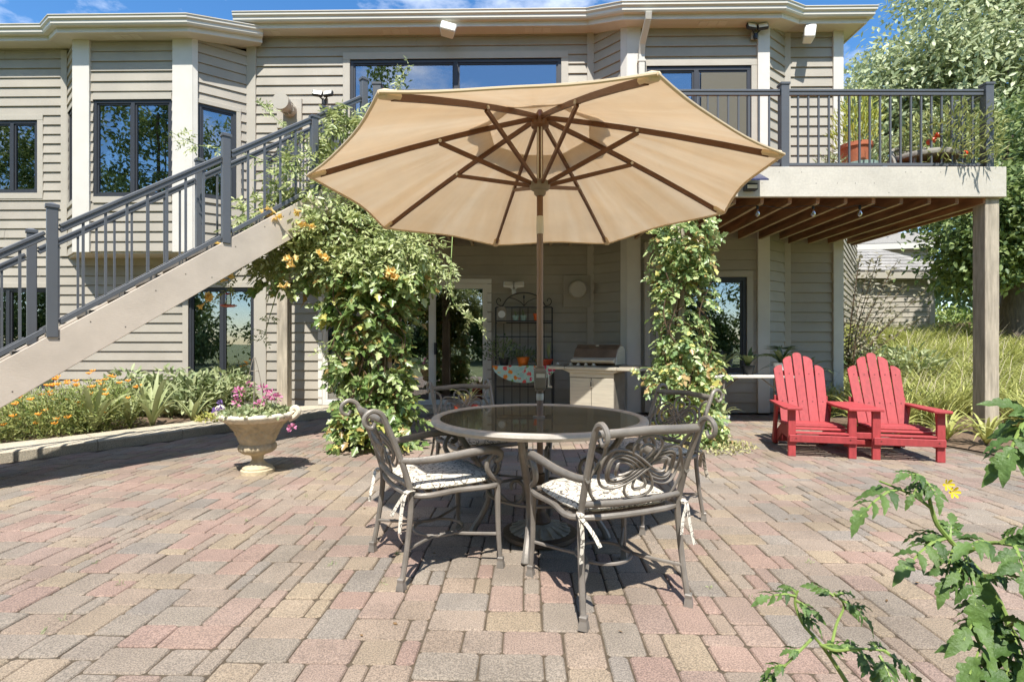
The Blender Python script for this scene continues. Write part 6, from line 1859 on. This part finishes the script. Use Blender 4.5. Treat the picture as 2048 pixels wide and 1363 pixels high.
for i, (x, y) in enumerate(((5.02, 6.0), (4.72, 6.35), (5.25, 5.75), (4.6, 6.9), (6.15, 6.0))):
    z = bank(x, y) + .02
    rosette('daylily_clump', ['arching daylily clump beside the right arm of the red seat', 'daylily clump behind the right red chair', 'daylily clump at the foot of the corner post', 'daylily clump between the two red chair backs', 'daylily clump right of the corner post'][i], (x, y, z), 26, .55, .032, M['grass'], 'plant', spread=1.0)['group'] = 'daylily clumps by the paving'
hb_ = clump('green_shrub', 'broad leaved green bush standing among the bank grasses', (7.2, 9.4, bank(7.2, 9.4)), 500, .55, .75, .12, .08, M['leaf_bed'], 'oval', 'shrub')
clump('green_shrub', 'low dark bush at the foot of the bronze shrub', (6.9, 9.9, bank(6.9, 9.9)), 500, .6, .7, .11, .08, M['leaf_dark'], 'oval', 'shrub')

# bronze leaved shrub fanning out in front of the wing
sb = thing('bronze_shrub', 'fan shaped bronze leaved shrub in front of the siding wing', 'shrub', (6.35, 9.9, bank(6.35, 9.9)))
Pq = []; Dq = []
for k in range(16):
    u = k / 15
    tip = Vector((-.25 + 1.75 * u + random.gauss(0, .12), random.gauss(0, .3), 2.55 - 1.05 * u ** 1.5 + random.gauss(0, .15)))
    Cc = catmull([(random.gauss(0, .06), random.gauss(0, .06), 0), (tip.x * .35, tip.y * .4, tip.z * .5), tip], 12)
    MB().tube(Cc, [.012, .008, .004], 5).build('branch', M['twig'], sb)
    for p in Cc[5:]:
        for _ in range(3):
            Pq.append(tuple(p + Vector((random.gauss(0, .03), random.gauss(0, .03), random.gauss(0, .03))))); Dq.append((random.gauss(.1, .6), random.gauss(-.2, .5), random.gauss(.35, .3)))
Pq = np.array(Pq); Dq = np.array(Dq)
leaves('foliage', Pq, Dq, rnd(len(Pq), .5) + np.array([0, -.5, .6]), rng.uniform(.06, .11, len(Pq)), .07, M['leaf_shrub'], 'oval', sb)

# ------------------------------------------------------------------ flower bed by the stairs
mar = [(-5.72, 5.52), (-5.35, 5.92), (-5.85, 6.0), (-5.45, 6.35), (-5.10, 6.55), (-5.9, 6.6), (-5.45, 6.85), (-6.25, 5.75), (-5.18, 6.20)]
words = ['nearest the kerb at the left edge', 'second along the kerb', 'left of the iris behind the first row', 'in the middle of the marigold patch', 'touching the iris blades', 'at the back left under the stair', 'at the back of the patch beside the hedge plants', 'half cut by the left picture edge', 'at the front beside the iris']
for i, (x, y) in enumerate(mar):
    t = clump('marigold_plant', 'orange flowered marigold plant ' + words[i], (x, y, .06), 1300, .38, .52 + .08 * (y - 5.5), .075, .036, M['leaf_marigold'], 'lance', 'flower', droop=1.0, nstem=5)
    t['group'] = 'marigolds by the stairs'
    for k in range(10):
        a = random.uniform(-math.pi, math.tau * .6); r = random.uniform(.05, .38)
        hq = .58 + .08 * (y - 5.5)
        fh = empty('flower_head', (r * math.cos(a), r * math.sin(a) - .05, hq * (1.08 - (.95 if math.sin(a) < 0 else .45) * r / .36 * random.uniform(.5, 1.0))), 0, t)
        m_ = 9
        d = np.array([(math.cos(q), math.sin(q) - .5, .45) for q in [math.tau * j / m_ for j in range(m_)]])
        leaves('petals', np.zeros((m_, 3)), d, np.tile([0, -.4, 1.], (m_, 1)), .045, .045, M['orange'], 'petal', fh)
for i, (x, y, l) in enumerate(((-4.98, 6.18, 'broad leaved iris clump next to the marigolds'), (-4.58, 6.62, 'broad leaved iris clump in the middle of the bed'), (-4.33, 7.05, 'small iris clump at the right end of the bed'), (-4.86, 6.62, 'iris clump set back between the other two'))):
    rosette('iris_clump', l, (x, y, .07), (16, 18, 14, 12)[i], (.82, .80, .55, .78)[i], .062, M['leaf_iris'], 'plant', spread=.75)['group'] = 'iris clumps in the bed'
for i, (x, y, l) in enumerate(((-5.7, 7.75, 'leafy green bush under the stair in front of the wall'), (-5.25, 7.9, 'leafy green bush in the middle of the bed by the wall'), (-4.75, 7.75, 'leafy green bush below the tall window'), (-4.45, 8.05, 'leafy green bush at the right end of the bed'))):
    clump('bed_shrub', l, (x, y, .07), 800, .42, .66, .13, .075, M['leaf_bed'], 'oval', 'shrub', droop=.9)['group'] = 'leafy bushes by the wall'
clump('sedum_plant', 'low yellow green plant on the kerb edge beside the urn', (-4.0, 7.05, .08), 260, .25, .14, .05, .035, lm('sedum_leaf', S(160, 164, 78), S(200, 196, 116), .2), 'oval', 'plant')
n = 60
Pq = np.stack([rng.uniform(-2.7, 2.2, n), rng.uniform(1.9, 5.5, n), np.full(n, .004)], 1)
lt = leaves('fallen_leaf_litter', Pq, rnd(n) * np.array([1, 1, .1]), np.tile([0, 0, 1.], (n, 1)) + rnd(n, .2), rng.uniform(.012, .035, n), .018, mat('dry_leaf', S(120, 92, 58), .8, var=.3), 'quad')
n = 240
q = np.repeat(np.stack([np.round(rng.uniform(-2.6, 2.4, 26) / .155) * .155, rng.uniform(1.9, 4.6, 26)], 1), 10, 0)[:n]
jw = leaves('joint_weeds', np.concatenate([q + rng.normal(0, .009, (n, 2)), np.full((n, 1), .002)], 1), rnd(n) + np.array([0, 0, 1.]), rnd(n) + np.array([0, -1., .3]), .02, .01, M['leaf_bed'], 'lance')
tag(jw, 'tiny weed tufts sprouting from the paver joints', 'weeds', kind='stuff')
tag(lt, 'scattered dry leaf scraps lying on the pavers', 'leaf litter', kind='stuff')

# ------------------------------------------------------------------ tomato plants in the foreground
def leaflet_poly(L, W):
    o = []
    prof = [(0, .0), (.10, .22), (.18, .30), (.22, .20), (.34, .46), (.42, .50), (.45, .34), (.58, .42), (.66, .40), (.68, .26), (.80, .22), (.90, .12), (1.0, 0)]
    return [(w * W, u * L) for u, w in prof]


def tomato_leaf(nm, parent, base, tip, size, up=(0, -.3, 1), n=7, curl=.5):
    """one compound leaf: midrib plus lobed leaflets"""
    b, tp = Vector(base), Vector(tip)
    d = tp - b; Ld = d.length; d.normalize(); u = Vector(up); u = (u - d * u.dot(d)).normalized(); sd_ = d.cross(u)
    V = []; F = []
    def put(p0, dr, L):
        dr = dr.normalized(); nn_ = (u - dr * u.dot(dr)).normalized(); ss = dr.cross(nn_)
        tw = random.gauss(0, .35); nn2 = nn_ * math.cos(tw) + ss * math.sin(tw); ss = dr.cross(nn2); nn_ = nn2
        pl = leaflet_poly(L, L * .48)
        k0 = len(V); m_ = len(pl)
        for (w, a) in pl:
            bend = -curl * L * (a / L) ** 2
            c = p0 + dr * a + nn_ * bend
            rough_ = .03 * L * math.sin(a / L * 25)
            V.append(c); V.append(c + ss * w + nn_ * (w * .35 + rough_)); V.append(c - ss * w + nn_ * (w * .35 - rough_))
        for i in range(m_ - 1):
            a, e = k0 + 3 * i, k0 + 3 * (i + 1)
            F.append((a, a + 1, e + 1, e)); F.append((a, e, e + 2, a + 2))
    sag = lambda q: Vector((0, 0, -curl * Ld * q * q))
    size *= 1.02
    put(b + d * Ld * .62 + sag(.62), d + Vector((0, 0, -curl)), size * 1.15)
    for k in range(n // 2):
        q = .18 + .42 * k / max(1, n // 2 - .5)
        for s_ in (-1, 1):
            put(b + d * Ld * q + sag(q), d * .7 + sd_ * s_ * .85 + Vector((0, 0, -.25)), size * random.uniform(.6, .95))
    mb = MB().add(V, F); ob = mb.build(nm, M['leaf_tom'], parent, smooth=True, angle=50)
    MB().tube([b + d * Ld * q + sag(q) - u * .0015 for q in (0, .25, .5, .75)], [.004, .003, .002, .0015], 5).build('leaf_stalk', M['stem'], ob)
    return ob


tA = thing('tomato_plant', 'young tomato plant with thin forked stems at the bottom right', 'tomato plant')
tB = thing('tomato_plant', 'bushy tomato plant with large lobed leaves cut by the right picture edge', 'tomato plant')


def P3(l): return [at(*q) for q in l]


TS = .72
for pts_, r0 in (([(1735, 1520, 1.15), (1710, 1400, 1.2), (1672, 1330, 1.22), (1645, 1292, 1.23), (1628, 1272, 1.23)], .0085), ([(1628, 1272, 1.23), (1605, 1245, 1.24), (1590, 1205, 1.25), (1596, 1180, 1.25)], .006),
                 ([(1640, 1288, 1.23), (1672, 1300, 1.2), (1715, 1296, 1.18), (1770, 1300, 1.16)], .0055), ([(1660, 1310, 1.22), (1672, 1250, 1.25), (1688, 1210, 1.26), (1668, 1185, 1.26)], .005), ([(1628, 1272, 1.23), (1600, 1300, 1.2), (1570, 1330, 1.2), (1545, 1350, 1.2)], .005)):
    MB().tube(catmull(P3(pts_), 4), [r0 * TS, r0 * .9 * TS, r0 * .7 * TS, r0 * .5 * TS], 7).build('stem', M['stem'], tA, smooth=True)
for (a, b, s_) in (((1590, 1190, 1.25), (1508, 1160, 1.22), .040), ((1594, 1185, 1.25), (1560, 1150, 1.30), .030), ((1592, 1200, 1.25), (1640, 1215, 1.2), .032), ((1668, 1190, 1.26), (1620, 1150, 1.28), .034), ((1680, 1195, 1.26), (1755, 1235, 1.22), .042), ((1672, 1190, 1.26), (1715, 1160, 1.30), .030),
                   ((1690, 1215, 1.26), (1742, 1190, 1.26), .026), ((1770, 1300, 1.16), (1850, 1350, 1.12), .045), ((1740, 1298, 1.17), (1770, 1268, 1.2), .034), ((1720, 1297, 1.18), (1755, 1345, 1.12), .042), ((1690, 1300, 1.2), (1710, 1268, 1.22), .030), ((1570, 1330, 1.2), (1535, 1318, 1.18), .030),
                   ((1550, 1345, 1.2), (1530, 1362, 1.18), .034), ((1600, 1300, 1.2), (1575, 1290, 1.2), .026), ((1760, 1310, 1.15), (1800, 1375, 1.08), .05), ((1645, 1290, 1.23), (1700, 1272, 1.2), .036), ((1600, 1225, 1.24), (1640, 1240, 1.2), .03)):
    tomato_leaf('leaf', tA, at(*a), at(*b), s_)
for pts_, r0 in (([(2110, 1560, .95), (2060, 1400, 1.0), (2010, 1230, 1.05), (1965, 1150, 1.06), (1905, 1085, 1.08)], .010), ([(1905, 1085, 1.08), (1876, 1050, 1.08), (1864, 1020, 1.08), (1856, 985, 1.08), (1846, 955, 1.08)], .007),
                 ([(1862, 1015, 1.08), (1835, 995, 1.08), (1800, 978, 1.07), (1760, 962, 1.06)], .005), ([(1930, 1105, 1.07), (1980, 1085, 1.04), (2030, 1090, 1.0), (2080, 1090, .98)], .006), ([(2090, 900, .80), (2075, 860, .80), (2060, 830, .8)], .006)):
    MB().tube(catmull(P3(pts_), 4), [r0 * TS, r0 * .9 * TS, r0 * .7 * TS, r0 * .5 * TS], 7).build('stem', M['stem'], tB, smooth=True)
for (a, b, s_) in (((1800, 975, 1.07), (1693, 985, 1.0), .055), ((1848, 955, 1.08), (1800, 915, 1.05), .036), ((1850, 960, 1.08), (1885, 985, 1.02), .034), ((1845, 960, 1.08), (1815, 985, 1.05), .030), ((1890, 1075, 1.08), (1785, 1085, 1.0), .055), ((1895, 1075, 1.08), (1830, 1045, 1.1), .042),
                   ((1900, 1080, 1.08), (1905, 1010, 1.1), .036), ((1910, 1090, 1.08), (1880, 1155, 1.0), .050), ((1930, 1105, 1.06), (1960, 1205, .98), .075), ((1980, 1085, 1.04), (1920, 1050, 1.0), .050), ((2000, 1085, 1.02), (2050, 1040, 1.0), .055), ((2030, 1090, 1.0), (2060, 1140, .92), .055),
                   ((1990, 1200, 1.05), (1905, 1225, .95), .060), ((2005, 1225, 1.05), (1915, 1290, .92), .075), ((2020, 1250, 1.04), (2060, 1200, .95), .075), ((2030, 1290, 1.02), (2000, 1340, .9), .075), ((2040, 1320, 1.0), (1940, 1360, .9), .070), ((2020, 1250, 1.04), (2070, 1290, .9), .075),
                   ((1965, 1150, 1.06), (2040, 1130, 1.0), .045), ((2060, 830, .8), (2000, 880, .74), .050), ((2070, 850, .8), (1980, 895, .76), .048), ((2065, 835, .8), (2030, 790, .8), .045), ((2040, 1340, 1.0), (1890, 1355, .95), .06), ((2050, 1370, 1.0), (2040, 1300, .85), .08), ((1945, 1125, 1.06), (1900, 1115, 1.0), .04)):
    tomato_leaf('leaf', tB, at(*a), at(*b), s_)
for c in (at(1905, 983, 1.06), at(1893, 968, 1.06)):
    hd_ = empty('flower', c, 0, tB)
    m_ = 6; d = np.array([(math.cos(q), -.3, math.sin(q)) for q in [math.tau * j / m_ for j in range(m_)]])
    leaves('petals', np.zeros((m_, 3)), d, np.tile([0, -1., .2], (m_, 1)), .014, .014, mat('tomato_petal', S(236, 206, 40), .6, var=.05, transl=.3), 'petal', hd_)
